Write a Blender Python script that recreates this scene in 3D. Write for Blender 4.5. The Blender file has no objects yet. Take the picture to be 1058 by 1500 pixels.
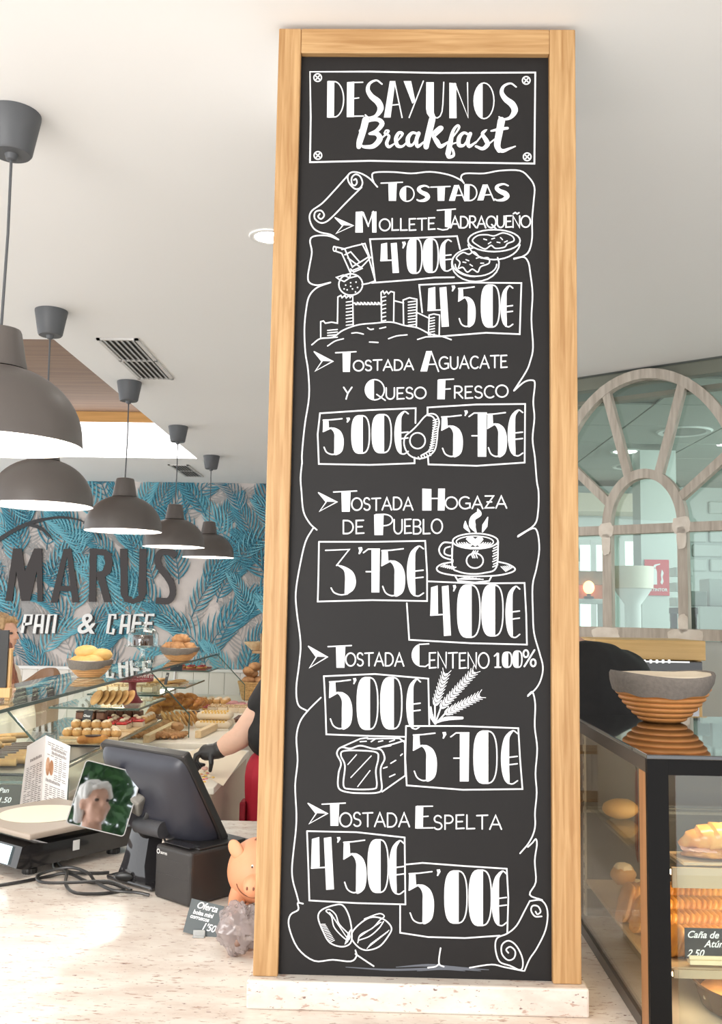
import bpy, bmesh, math, random
from mathutils import Vector as V, Matrix, geometry, noise
rnd = random.Random(7)
PI = math.pi
sc = bpy.context.scene
col = sc.collection

# ------------------------------------------------------------------ camera
F, PITCH, YAW, ROLL, EYE = 1388.3, .104197, .0226393, .0172860, 1.66
_cy, _sy, _cp, _sp = math.cos(YAW), math.sin(YAW), math.cos(PITCH), math.sin(PITCH)
_r = V((_cy, _sy, 0)); FW = V((-_sy*_cp, _cy*_cp, _sp)); _u = _r.cross(FW)
RT = _r*math.cos(ROLL) + _u*math.sin(ROLL); UP = _u*math.cos(ROLL) - _r*math.sin(ROLL)
cam = bpy.data.cameras.new('camera'); co = bpy.data.objects.new('camera', cam); col.objects.link(co)
m = Matrix.Identity(4)
for i, a in enumerate((RT, UP, -FW)):
    for j in range(3): m[j][i] = a[j]
m[2][3] = EYE
co.matrix_world = m
cam.sensor_fit = 'VERTICAL'; cam.sensor_height = 36; cam.lens = 36*F/1500; cam.clip_start = .02
sc.camera = co
def ray(px, py): return RT*((px-529)/F) - UP*((py-750)/F) + FW
def atY(px, py, y): d = ray(px, py); return V((0, 0, EYE)) + d*(y/d.y)
def atZ(px, py, z): d = ray(px, py); return V((0, 0, EYE)) + d*((z-EYE)/d.z)
def atX(px, py, x): d = ray(px, py); return V((0, 0, EYE)) + d*(x/d.x)

# ------------------------------------------------------------------ world, light, exposure
sc.view_settings.view_transform = 'Standard'; sc.view_settings.look = 'None'
sc.view_settings.gamma = 1; sc.view_settings.use_curve_mapping = False
sc.view_settings.exposure = 0.25
w = bpy.data.worlds.new('daylight'); sc.world = w; w.use_nodes = True
bg = w.node_tree.nodes['Background']; bg.inputs[0].default_value = (.95, .98, 1, 1); bg.inputs[1].default_value = 1.75
def area(name, loc, target, size, sizey, power, color=(1, 1, 1)):
    l = bpy.data.lights.new(name, 'AREA'); l.shape = 'RECTANGLE'; l.size = size; l.size_y = sizey; l.energy = power; l.color = color
    o = bpy.data.objects.new(name, l); col.objects.link(o); o.location = loc
    o.rotation_euler = (V(target)-V(loc)).to_track_quat('-Z', 'Y').to_euler(); return o
area('shopfront_daylight', (-2.6, -2.2, 2.1), (-.4, 2.2, 1.2), 2.6, 2.2, 150, (1, .97, .93))
area('back_room_daylight', (3.4, 5.6, 2.6), (2.2, 6.6, 1.2), 1.6, 1.2, 60, (.93, 1, .99))

# ------------------------------------------------------------------ materials
MATS = {}
def nodes(name):
    m = bpy.data.materials.new(name); m.use_nodes = True; nt = m.node_tree
    return m, nt, nt.nodes['Principled BSDF']
def mat(name, c, rough=.5, metal=0., spec=.5, emit=None, es=1., noise_amt=0., nscale=20., nstretch=(1, 1, 1), c2=None, bump=0., trans=0., coat=0., alpha=1., detail=4.):
    if name in MATS: return MATS[name]
    m, nt, b = nodes(name)
    b.inputs['Base Color'].default_value = (*c, 1); b.inputs['Roughness'].default_value = rough
    b.inputs['Metallic'].default_value = metal; b.inputs['Specular IOR Level'].default_value = spec
    b.inputs['Transmission Weight'].default_value = trans; b.inputs['Coat Weight'].default_value = coat
    if alpha < 1: b.inputs['Alpha'].default_value = alpha
    if emit: b.inputs['Emission Color'].default_value = (*emit, 1); b.inputs['Emission Strength'].default_value = es
    if noise_amt or bump or c2:
        tc = nt.nodes.new('ShaderNodeTexCoord'); mp = nt.nodes.new('ShaderNodeMapping'); nz = nt.nodes.new('ShaderNodeTexNoise')
        mp.inputs['Scale'].default_value = nstretch; nz.inputs['Scale'].default_value = nscale; nz.inputs['Detail'].default_value = detail
        nt.links.new(tc.outputs['Object'], mp.inputs[0]); nt.links.new(mp.outputs[0], nz.inputs['Vector'])
        if noise_amt or c2:
            rp = nt.nodes.new('ShaderNodeValToRGB')
            k = c2 if c2 else tuple(x*(1-noise_amt) for x in c)
            rp.color_ramp.elements[0].color = (*k, 1); rp.color_ramp.elements[1].color = (*c, 1)
            rp.color_ramp.elements[0].position = .35; rp.color_ramp.elements[1].position = .65
            nt.links.new(nz.outputs['Fac'], rp.inputs[0]); nt.links.new(rp.outputs[0], b.inputs['Base Color'])
        if bump:
            bp = nt.nodes.new('ShaderNodeBump'); bp.inputs['Strength'].default_value = bump; bp.inputs['Distance'].default_value = .005
            nt.links.new(nz.outputs['Fac'], bp.inputs['Height']); nt.links.new(bp.outputs[0], b.inputs['Normal'])
    MATS[name] = m; return m
def glass(name, tint=(.93, .97, .95), ior=1.5, add=0.):
    if name in MATS: return MATS[name]
    m, nt, b = nodes(name); nt.nodes.remove(b); out = nt.nodes['Material Output']
    t = nt.nodes.new('ShaderNodeBsdfTransparent'); t.inputs[0].default_value = (*tint, 1)
    g = nt.nodes.new('ShaderNodeBsdfGlossy'); g.inputs['Roughness'].default_value = .01; g.inputs['Color'].default_value = (1, 1, 1, 1)
    fr = nt.nodes.new('ShaderNodeFresnel'); fr.inputs[0].default_value = ior
    # both faces of a pane reflect like the outer one: undo the node's own inversion on back faces
    ge = nt.nodes.new('ShaderNodeNewGeometry'); mr = nt.nodes.new('ShaderNodeMapRange'); mr.inputs['To Min'].default_value = ior; mr.inputs['To Max'].default_value = 1/ior
    nt.links.new(ge.outputs['Backfacing'], mr.inputs['Value']); nt.links.new(mr.outputs[0], fr.inputs[0])
    mx = nt.nodes.new('ShaderNodeMixShader'); fac = fr.outputs[0]
    if add:
        ad = nt.nodes.new('ShaderNodeMath'); ad.operation = 'ADD'; ad.inputs[1].default_value = add; ad.use_clamp = True
        nt.links.new(fac, ad.inputs[0]); fac = ad.outputs[0]
    nt.links.new(fac, mx.inputs[0]); nt.links.new(t.outputs[0], mx.inputs[1]); nt.links.new(g.outputs[0], mx.inputs[2])
    nt.links.new(mx.outputs[0], out.inputs[0]); MATS[name] = m; return m
def wood(name, c1, c2, scale=6., axis=2, rough=.45):
    if name in MATS: return MATS[name]
    m, nt, b = nodes(name); b.inputs['Roughness'].default_value = rough
    tc = nt.nodes.new('ShaderNodeTexCoord'); mp = nt.nodes.new('ShaderNodeMapping')
    s = [14.*scale, 14.*scale, 14.*scale]; s[axis] = .7*scale; mp.inputs['Scale'].default_value = s
    n1 = nt.nodes.new('ShaderNodeTexNoise'); n1.inputs['Scale'].default_value = 1.; n1.inputs['Detail'].default_value = 6; n1.inputs['Distortion'].default_value = .6
    rp = nt.nodes.new('ShaderNodeValToRGB'); e = rp.color_ramp.elements
    e[0].position = .3; e[0].color = (*c2, 1); e[1].position = .68; e[1].color = (*c1, 1)
    nt.links.new(tc.outputs['Object'], mp.inputs[0]); nt.links.new(mp.outputs[0], n1.inputs['Vector'])
    nt.links.new(n1.outputs['Fac'], rp.inputs[0]); nt.links.new(rp.outputs[0], b.inputs['Base Color'])
    bp = nt.nodes.new('ShaderNodeBump'); bp.inputs['Strength'].default_value = .12; bp.inputs['Distance'].default_value = .002
    nt.links.new(n1.outputs['Fac'], bp.inputs['Height']); nt.links.new(bp.outputs[0], b.inputs['Normal'])
    MATS[name] = m; return m
def granite(name, base, warm, dark):
    m, nt, b = nodes(name); b.inputs['Roughness'].default_value = .18
    tc = nt.nodes.new('ShaderNodeTexCoord')
    def nz(scale, st, det, lo, hi):
        mp = nt.nodes.new('ShaderNodeMapping'); mp.inputs['Scale'].default_value = st
        mp.inputs['Rotation'].default_value = (0, 0, .12)
        n = nt.nodes.new('ShaderNodeTexNoise'); n.inputs['Scale'].default_value = scale; n.inputs['Detail'].default_value = det; n.inputs['Roughness'].default_value = .62
        r = nt.nodes.new('ShaderNodeValToRGB'); r.color_ramp.elements[0].position = lo; r.color_ramp.elements[1].position = hi
        nt.links.new(tc.outputs['Object'], mp.inputs[0]); nt.links.new(mp.outputs[0], n.inputs[0]); nt.links.new(n.outputs['Fac'], r.inputs[0]); return r.outputs[0]
    def mix(f, a, c):
        x = nt.nodes.new('ShaderNodeMix'); x.data_type = 'RGBA'; nt.links.new(f, x.inputs[0])
        if isinstance(a, tuple): x.inputs[6].default_value = (*a, 1)
        else: nt.links.new(a, x.inputs[6])
        x.inputs[7].default_value = (*c, 1); return x.outputs[2]
    a = mix(nz(7, (1, 2.2, 2), 5, .42, .66), base, warm)
    a = mix(nz(34, (1, 3.2, 3), 4, .60, .66), a, (warm[0]*.72, warm[1]*.62, warm[2]*.58))
    a = mix(nz(55, (1, 2.6, 2.6), 3, .655, .69), a, dark)
    nt.links.new(a, b.inputs['Base Color']); return m

# ------------------------------------------------------------------ mesh builder
class MB:
    def __init__(s): s.v = []; s.f = []; s.mi = []; s.cur = 0; s.sm = []; s.smooth = False
    def add(s, vs, fs):
        n = len(s.v); s.v += [tuple(v) for v in vs]
        for f in fs: s.f.append([i+n for i in f]); s.mi.append(s.cur); s.sm.append(s.smooth)
        return s
    def box(s, a, b, M=None):
        vs = [V((x, y, z)) for x in (a[0], b[0]) for y in (a[1], b[1]) for z in (a[2], b[2])]
        if M: vs = [M @ v for v in vs]
        return s.add(vs, [(0, 1, 3, 2), (4, 6, 7, 5), (0, 4, 5, 1), (2, 3, 7, 6), (0, 2, 6, 4), (1, 5, 7, 3)])
    def bbox(s, a, b, r=.004, M=None, seg=2):
        bm = bmesh.new(); bmesh.ops.create_cube(bm, size=1)
        for v in bm.verts: v.co = V(((a[i]+b[i])/2 + v.co[i]*(b[i]-a[i]) for i in range(3)))
        bmesh.ops.bevel(bm, geom=bm.edges[:], offset=r, segments=seg, affect='EDGES', profile=.5)
        bm.verts.index_update(); vs = [M @ v.co if M else v.co.copy() for v in bm.verts]
        fs = [[v.index for v in f.verts] for f in bm.faces]; bm.free(); return s.add(vs, fs)
    def lathe(s, prof, c=(0, 0, 0), seg=32, M=None, sq=(1, 1), wob=None, cap=True):
        c = V(c); vs = []; fs = []; n = len(prof)
        for k in range(seg):
            a = 2*PI*k/seg
            for i, (r, z) in enumerate(prof):
                q = wob(a, i, r, z) if wob else (r, z)
                p = V((math.cos(a)*q[0]*sq[0], math.sin(a)*q[0]*sq[1], q[1]))
                vs.append((M @ p if M else p) + c)
        for k in range(seg):
            k2 = (k+1) % seg
            for i in range(n-1): fs.append((k*n+i, k2*n+i, k2*n+i+1, k*n+i+1))
        if cap:
            if prof[0][0] > 1e-6: fs.append([k*n for k in range(seg)][::-1])
            if prof[-1][0] > 1e-6: fs.append([k*n+n-1 for k in range(seg)])
        return s.add(vs, fs)
    def cyl(s, a, b, r, r2=None, seg=16):
        a = V(a); b = V(b); return s.tube([a, b], r, seg, radii=[r, r if r2 is None else r2])
    def tube(s, pts, r, seg=8, radii=None, closed=False, cap=True):
        pts = [V(p) for p in pts]; n = len(pts); vs = []; fs = []; N = None
        for i, p in enumerate(pts):
            t = (pts[(i+1) % n]-pts[i-1]) if closed else (pts[min(i+1, n-1)]-pts[max(i-1, 0)])
            t.normalize()
            if N is None: N = t.orthogonal().normalized()
            N = (N - t*N.dot(t)).normalized(); B = t.cross(N)
            rr = radii[i] if radii else r
            for k in range(seg):
                a = 2*PI*k/seg; vs.append(p+N*(math.cos(a)*rr)+B*(math.sin(a)*rr))
        for i in range(n if closed else n-1):
            j = (i+1) % n
            for k in range(seg): fs.append((i*seg+k, i*seg+(k+1) % seg, j*seg+(k+1) % seg, j*seg+k))
        if cap and not closed: fs.append(list(range(seg))[::-1]); fs.append([(n-1)*seg+k for k in range(seg)])
        return s.add(vs, fs)
    def prism(s, poly, d, M=None):
        # poly: list of 2D (x, z) outline; extruded along local y from 0 to d
        n = len(poly); vs = [V((p[0], 0, p[1])) for p in poly]+[V((p[0], d, p[1])) for p in poly]
        tri = geometry.tessellate_polygon([[V((p[0], p[1], 0)) for p in poly]])
        fs = [tuple(t) for t in tri]+[tuple(i+n for i in t[::-1]) for t in tri]
        fs += [(i, (i+1) % n, (i+1) % n+n, i+n) for i in range(n)]
        if M: vs = [M @ v for v in vs]
        return s.add(vs, fs)
    def ell(s, c, r, M=None, seg=20, rings=12, fn=None):
        c = V(c); vs = []; fs = []
        for i in range(rings+1):
            th = PI*i/rings
            for k in range(seg):
                a = 2*PI*k/seg; p = V((math.sin(th)*math.cos(a), math.sin(th)*math.sin(a), math.cos(th)))
                if fn: p = fn(p)
                p = V((p.x*r[0], p.y*r[1], p.z*r[2])); vs.append((M @ p if M else p)+c)
        for i in range(rings):
            for k in range(seg): fs.append((i*seg+k, (i+1)*seg+k, (i+1)*seg+(k+1) % seg, i*seg+(k+1) % seg))
        return s.add(vs, fs)
    def caps(s, a, b, ra, rb, seg=14):   # tapered capsule
        a = V(a); b = V(b); d = (b-a); L = d.length or 1e-6; d /= L; pts = []; rr = []
        for k in range(6): t = PI/2*k/5; pts.append(a-d*(ra*math.cos(t))); rr.append(max(ra*math.sin(t), 1e-4))
        for k in range(5, -1, -1): t = PI/2*k/5; pts.append(b+d*(rb*math.cos(t))); rr.append(max(rb*math.sin(t), 1e-4))
        return s.tube(pts, 0, seg, radii=rr)
    def build(s, name, m, parent=None, smooth=None, loc=None):
        me = bpy.data.meshes.new(name); me.from_pydata(s.v, [], s.f)
        ms = m if isinstance(m, (list, tuple)) else [m]
        for x in ms: me.materials.append(x)
        for i, p in enumerate(me.polygons): p.material_index = s.mi[i]; p.use_smooth = s.sm[i] if smooth is None else smooth
        bm = bmesh.new(); bm.from_mesh(me); bmesh.ops.remove_doubles(bm, verts=bm.verts, dist=1e-6); bmesh.ops.recalc_face_normals(bm, faces=bm.faces); bm.to_mesh(me); bm.free()
        if smooth is not False and (smooth or any(s.sm)):
            try: me.set_sharp_from_angle(angle=.7)
            except Exception: pass
        o = bpy.data.objects.new(name, me); col.objects.link(o)
        if parent is not None: o.parent = parent
        if loc is not None: o.location = loc
        return o
def tag(o, label=None, cat=None, group=None, kind=None):
    if label: o['label'] = label
    if cat: o['category'] = cat
    if group: o['group'] = group
    if kind: o['kind'] = kind
    return o
def thing(name, label, cat, loc=(0, 0, 0), rz=0., group=None):
    o = bpy.data.objects.new(name, None); o.empty_display_size = .05; col.objects.link(o); o.location = loc; o.rotation_euler = (0, 0, rz)
    return tag(o, label, cat, group)
def dup(root, loc, rz=0., label=None, group=None, scale=None, rot=None):
    r = root.copy(); col.objects.link(r); r.location = loc; r.rotation_euler = rot if rot else (0, 0, rz)
    if label: r['label'] = label
    if group: r['group'] = group
    if scale: r.scale = scale if isinstance(scale, tuple) else (scale,)*3
    for ch in list(root.children):
        c = ch.copy(); col.objects.link(c); c.parent = r
        for g in list(ch.children): d = g.copy(); col.objects.link(d); d.parent = c
    return r
def struct(mb, name, m, smooth=None): return tag(mb.build(name, m, smooth=smooth), kind='structure')
def frame(o, x, y, z):   # matrix with given axes
    M = Matrix.Identity(4)
    for i, a in enumerate((x, y, z)):
        for j in range(3): M[j][i] = a[j]
    for j in range(3): M[j][3] = o[j]
    return M
def spline(pts, n=6, closed=False):
    P = [V(p) for p in pts]; out = []; N = len(P)
    if N < 3: return P
    for i in range(N if closed else N-1):
        p0 = P[(i-1) % N] if closed or i > 0 else P[0]*2-P[1]; p1 = P[i]; p2 = P[(i+1) % N]
        p3 = P[(i+2) % N] if closed or i+2 < N else P[-1]*2-P[-2]
        for k in range(n):
            t = k/n; out.append(.5*((2*p1)+(p2-p0)*t+(2*p0-5*p1+4*p2-p3)*t*t+(3*p1-p0-3*p2+p3)*t**3))
    if not closed: out.append(P[-1])
    return out
def text_mb(s, size, M, depth=0., shear=0., align='LEFT', space=1., mb=None, bold=0.):
    cu = bpy.data.curves.new('t', 'FONT'); cu.body = s; cu.size = size; cu.extrude = depth; cu.shear = shear; cu.align_x = align; cu.space_character = space; cu.offset = bold; cu.resolution_u = 3
    o = bpy.data.objects.new('t', cu); col.objects.link(o); bpy.context.view_layer.update()
    me = o.evaluated_get(bpy.context.evaluated_depsgraph_get()).to_mesh()
    mb = mb or MB(); mb.add([M @ v.co for v in me.vertices], [tuple(p.vertices) for p in me.polygons])
    bpy.data.objects.remove(o); bpy.data.curves.remove(cu); return mb
# shared materials
BLACK = mat('black_plastic', (.018, .017, .017), .35); CHAR = mat('charcoal_plastic', (.05, .05, .055), .45)
WHITE = mat('white_paint', (.82, .81, .79), .5); STEEL = mat('brushed_steel', (.62, .61, .6), .28, 1.)
# ================================================================== the shop: floor, ceiling, walls
CEIL = 2.84; WY = 8.85
ceil_m = mat('ceiling_paint', (.86, .845, .83), .8)
b = MB(); b.box((-5.2, -3.0, -.05), (7, 9.6, 0)); struct(b, 'floor', mat('floor_tile', (.72, .68, .63), .35, c2=(.66, .62, .57), nscale=3))
CX, CY0, CY1 = -1.475, 4.09, 7.38
b = MB()
b.box((-5.2, -1.6, CEIL), (.95, CY0, CEIL+.06)); b.box((CX, CY0, CEIL), (.95, CY1, CEIL+.06)); b.box((-5.2, CY1, CEIL), (.95, WY, CEIL+.06))
# right of the board the ceiling follows the oblique glazed screen
W0 = V((.961, 4.664, 0)); WD = V((.7969, -.6041, 0)); WN = V((-WD.y, WD.x, 0))   # WN points away from the camera side
def onW(s, z, off=0.): p = W0+WD*s+WN*off; return V((p.x, p.y, z))
e0, e1 = onW(0, 0), onW(2.2, 0)
poly = [(.95, -1.6), (4.2, -1.6), (4.2, 2.3), (e1.x, e1.y), (.95, e0.y+.008)]
b.add([(x, y, CEIL) for x, y in poly]+[(x, y, CEIL+.06) for x, y in poly], [(4, 3, 2, 1, 0), (5, 6, 7, 8, 9)]+[(i, (i+1) % 5, (i+1) % 5+5, i+5) for i in range(5)])
struct(b, 'ceiling', ceil_m)
# ceiling recess with timber lining and a clerestory at its far end
oak_d = wood('recess_brown_board', (.27, .17, .11), (.20, .12, .08), 1.5, 0, .7)
oak_o = wood('recess_edge_timber', (.75, .42, .15), (.6, .32, .1), 2., 0, .5)
RZ = CEIL+.365
b = MB(); b.box((-5.2, CY0-.02, RZ), (CX, CY1+.02, RZ+.03)); struct(b, 'trim_1', oak_d)
b = MB(); b.box((-5.2, CY1, RZ-.085), (CX, CY1+.03, RZ)); struct(b, 'trim_2', oak_o)
b = MB(); b.box((CX, CY0, CEIL+.06), (CX+.03, CY1, RZ)); b.box((-5.2, CY0-.03, CEIL+.06), (CX, CY0, RZ)); struct(b, 'trim_3', ceil_m)
b = MB(); b.box((-5.2, CY1, CEIL), (CX, CY1+.02, RZ-.085)); struct(b, 'window_1', mat('clerestory_daylight', (.9, .9, .9), .6, emit=(1, 1, 1), es=2.2))

# ------------------------------------------------ papered back wall
paper = mat('paper_ground', (.66, .60, .57), .8, c2=(.60, .545, .52), nscale=9)
teals = [mat('leaf_teal', (.095, .33, .42), .8), mat('leaf_deep_teal', (.024, .135, .20), .8), mat('leaf_pale_teal', (.19, .47, .55), .8), mat('leaf_grey', (.36, .35, .345), .8)]
b = MB(); b.add([(-5.2, WY, 1.09), (.2, WY, 1.09), (.2, WY, CEIL), (-5.2, WY, CEIL)], [(0, 1, 2, 3)])
def frond(cx, cz, L, ang, bend, lay, cols, wide, n=12):
    y0_ = WY-.0012-lay*.0001; y = y0_; pts = []; a = ang; x, z = cx, cz
    for i in range(n+1):
        pts.append((x, z, a)); x += math.cos(a)*L/n; z += math.sin(a)*L/n; a += bend/n
    def P(x, z): return (x, y, min(max(z, 1.10), CEIL-.001))
    b.cur = cols[1]
    for i in range(n):
        (x0, z0, a0), (x1, z1, _) = pts[i], pts[i+1]; w_ = .005*(1-i/n*.7)
        nx, nz = -math.sin(a0)*w_, math.cos(a0)*w_
        b.add([P(x0+nx, z0+nz), P(x0-nx, z0-nz), P(x1-nx, z1-nz), P(x1+nx, z1+nz)], [(0, 1, 2, 3)])
    for i in range(1, n+1):
        x0, z0, a0 = pts[i]; t = i/n; y = y0_-i*.000008; ll = L*wide*(math.sin(PI*min(1, t*.78+.18))**.6)*rnd.uniform(.88, 1.08)
        for sd in (-1, 1):
            y -= .000004
            la = a0+sd*(1.0-.55*t); w_ = .0185; q = []
            for u, ww in ((0, .3), (.25, .85), (.55, 1), (.8, .6), (1, .02)):
                da = la-sd*.45*u+sd*.25*u*u; q.append((x0+math.cos(la-sd*.3*u)*ll*u, z0+math.sin(la-sd*.3*u)*ll*u, w_*ww, da))
            L_ = [P(px-math.sin(d)*w2/2, pz+math.cos(d)*w2/2) for px, pz, w2, d in q]; C_ = [P(px, pz) for px, pz, w2, d in q]; R_ = [P(px+math.sin(d)*w2/2, pz-math.cos(d)*w2/2) for px, pz, w2, d in q]
            b.cur = cols[0]; b.add(L_+C_, [(k, k+1, k+6, k+5) for k in range(4)])
            b.cur = cols[1]; b.add(C_+R_, [(k, k+1, k+6, k+5) for k in range(4)])
k = 0
for layer, pal in ((0, ((4, 4),)), (1, ((1, 2), (3, 1), (1, 2), (4, 2))), (2, ((1, 2), (3, 2), (3, 1)))):
    nx_, nz_ = ((12, 6), (12, 7), (9, 6))[layer]
    for gx in range(nx_):
        for gz in range(nz_):
            x = -5.0+gx*(4.8/nx_)+(gz % 2)*.2+rnd.uniform(-.1, .1); z = .85+gz*(1.95/nz_)+rnd.uniform(-.09, .09)
            if x > -.4: continue
            sgn = rnd.choice((-1, 1)); k += 1
            frond(x, z, rnd.uniform(.45, .7), PI/2-sgn*rnd.uniform(.0, .5), -sgn*rnd.uniform(.3, 1.5), k, rnd.choice(pal), rnd.uniform(.34, .46))
struct(b, 'wall_back', [paper]+teals)
# wainscot boards under the paper
b = MB(); wz = 1.075
x = -5.2
while x < .2: b.bbox((x, WY-.025, 0), (x+.142, WY+.01, wz), .004, seg=1); x += .145
struct(b, 'wall_back_panelling', mat('panel_white', (.80, .76, .70), .5))
b = MB(); b.bbox((-5.2, WY-.05, wz), (.2, WY+.01, wz+.03), .006); struct(b, 'trim_4', WHITE)
b = MB(); b.box((.2, 5.05, 0), (.26, WY, CEIL)); struct(b, 'wall_right', WHITE)
b = MB(); b.add([onW(-.98, 0), onW(-.25, 0), onW(-.25, CEIL), onW(-.98, CEIL)], [(0, 1, 2, 3)]); struct(b, 'wall_return', WHITE)

# ------------------------------------------------ sign letters on the paper
def outline(pts, ws):
    pts = [V((p[0], p[1], 0)) for p in pts]; n = len(pts); L = []; R = []
    for i in range(n):
        t = (pts[min(i+1, n-1)]-pts[max(i-1, 0)]).normalized(); w_ = ws if not isinstance(ws, (list, tuple)) else ws[min(len(ws)-1, int(round(i*(len(ws)-1)/(n-1))))]
        nn = V((-t.y, t.x, 0))*(w_/2); L.append(pts[i]+nn); R.append(pts[i]-nn)
    return [(p.x, p.y) for p in L+R[::-1]]
def sgn_pt(zx, zy): p = atY(zx*.2552, 760+zy*.2552, WY-.03); return (p.x, p.z)
def sgn_prism(mb, poly, d, y): mb.prism([sgn_pt(*p) for p in poly], d, Matrix.Translation((0, y, 0)))
mirror = mat('mirror_letter_metal', (.045, .039, .037), .04, 1.); dark_edge = mat('dark_letter_edge', (.02, .02, .022), .4)
big = {
 'M': [[(75, 170), (125, 170), (143, 300), (195, 170), (240, 170), (245, 475), (215, 475), (211, 300), (172, 470), (122, 470), (93, 300), (70, 472), (30, 472)]],
 'A': [[(365, 172), (395, 172), (330, 480), (290, 480)], [(380, 172), (410, 172), (455, 480), (415, 480)], [(335, 385), (425, 385), (428, 415), (322, 415)]],
 'R': [[(515, 170), (556, 170), (550, 475), (510, 475)], [(554, 172), (600, 174), (638, 198), (648, 250), (636, 310), (602, 334), (554, 336), (554, 306), (588, 298), (604, 255), (596, 212), (554, 205)], [(558, 334), (603, 332), (640, 477), (598, 477)]],
 'U': [[(690, 172), (732, 172), (735, 440), (765, 462), (795, 440), (800, 172), (842, 172), (838, 430), (820, 470), (765, 488), (715, 475), (692, 430)]],
 'S': [outline([(q.x, q.y) for q in spline([(1010, 215, 0), (985, 195, 0), (930, 190, 0), (905, 225, 0), (915, 275, 0), (955, 325, 0), (985, 375, 0), (992, 430, 0), (965, 470, 0), (895, 468, 0)], 5)], 36)]}
for ch, polys in big.items():
    mb = MB()
    for i, p in enumerate(polys): sgn_prism(mb, p, .012, WY-.030-i*.0006)
    o = mb.build('sign_letter', mirror); tag(o, 'mirror finish capital letter %s on the palm leaf wall' % ch, 'letter', 'large mirror letters of the shop name')
    mb = MB()
    for i, p in enumerate(polys): sgn_prism(mb, [(x-3, y+1) for x, y in p], .014, WY-.0175)
    mb.build('letter_edge', dark_edge, o)
small = {  # strokes in the same frame
 'P': [[(128, 655), (148, 552), (185, 552), (178, 600), (138, 606)]], 'A': [[(198, 658), (214, 552), (250, 550), (240, 658)], [(208, 612), (246, 612)]],
 'N': [[(268, 658), (284, 552), (322, 550), (308, 656)]],
 '&': [[(500, 655), (455, 590), (448, 560), (462, 548), (480, 556), (478, 580), (445, 605), (435, 640), (452, 656), (480, 645), (505, 612)]],
 'C': [[(662, 575), (664, 552), (634, 550), (618, 655), (650, 658), (655, 630)]], 'second A': [[(692, 660), (708, 552), (746, 550), (736, 660)], [(702, 612), (742, 612)]],
 'F': [[(760, 650), (776, 552), (826, 552)], [(768, 600), (812, 600)]], 'E': [[(888, 552), (846, 552), (832, 645), (875, 648)], [(840, 600), (876, 600)]]}
wl = mat('sign_white', (.86, .86, .85), .4)
for ch, sts in small.items():
    mb = MB(); m2 = MB()
    if ch == '&':
        p = sgn_pt(440, 655); A_ = V((p[0], 0, p[1])); MM_ = lambda y: Matrix.Translation((A_.x, y, A_.z)) @ Matrix.Rotation(PI/2, 4, 'X')
        text_mb('&', .265, MM_(WY-.036), .006, .15, bold=.004, mb=mb); text_mb('&', .265, Matrix.Translation((.012, 0, -.008)) @ MM_(WY-.016), .012, .15, bold=.004, mb=m2); sts = []
    for i, st in enumerate(sts):
        sgn_prism(mb, outline(st, 17), .012, WY-.042-i*.0006); sgn_prism(m2, outline([(x+6, y+4) for x, y in st], 17), .024, WY-.029+i*.0006)
    nm = {'second A': 'A of the second word', 'A': 'A of the first word'}.get(ch, ch)
    o = mb.build('sign_letter', wl); tag(o, 'small white slanted sign character %s on the palm wall' % nm, 'letter', 'small white letters under the shop name')
    m2.build('letter_side', dark_edge, o)
mb = MB(); arc = spline([(-40, 150, 0), (0, 115, 0), (100, 55, 0), (200, 15, 0), (330, -8, 0), (440, 2, 0), (505, 32, 0)], 6)
sgn_prism(mb, outline([(q.x, q.y) for q in arc], [26, 24, 22, 20, 14, 9, 5]), .015, WY-.03)
sgn_prism(mb, outline([(q.x, q.y) for q in spline([(165, 32, 0), (220, 48, 0), (265, 80, 0), (302, 122, 0)], 5)], [20, 20, 14, 5]), .015, WY-.031)
sgn_prism(mb, outline([(q.x, q.y) for q in spline([(480, 20, 0), (540, 60, 0), (580, 120, 0)], 5)], [16, 14, 5]), .015, WY-.031)
tag(mb.build('sign_emblem', dark_edge), 'black curved branch emblem above the mirror letters on the wall', 'emblem')

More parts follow.
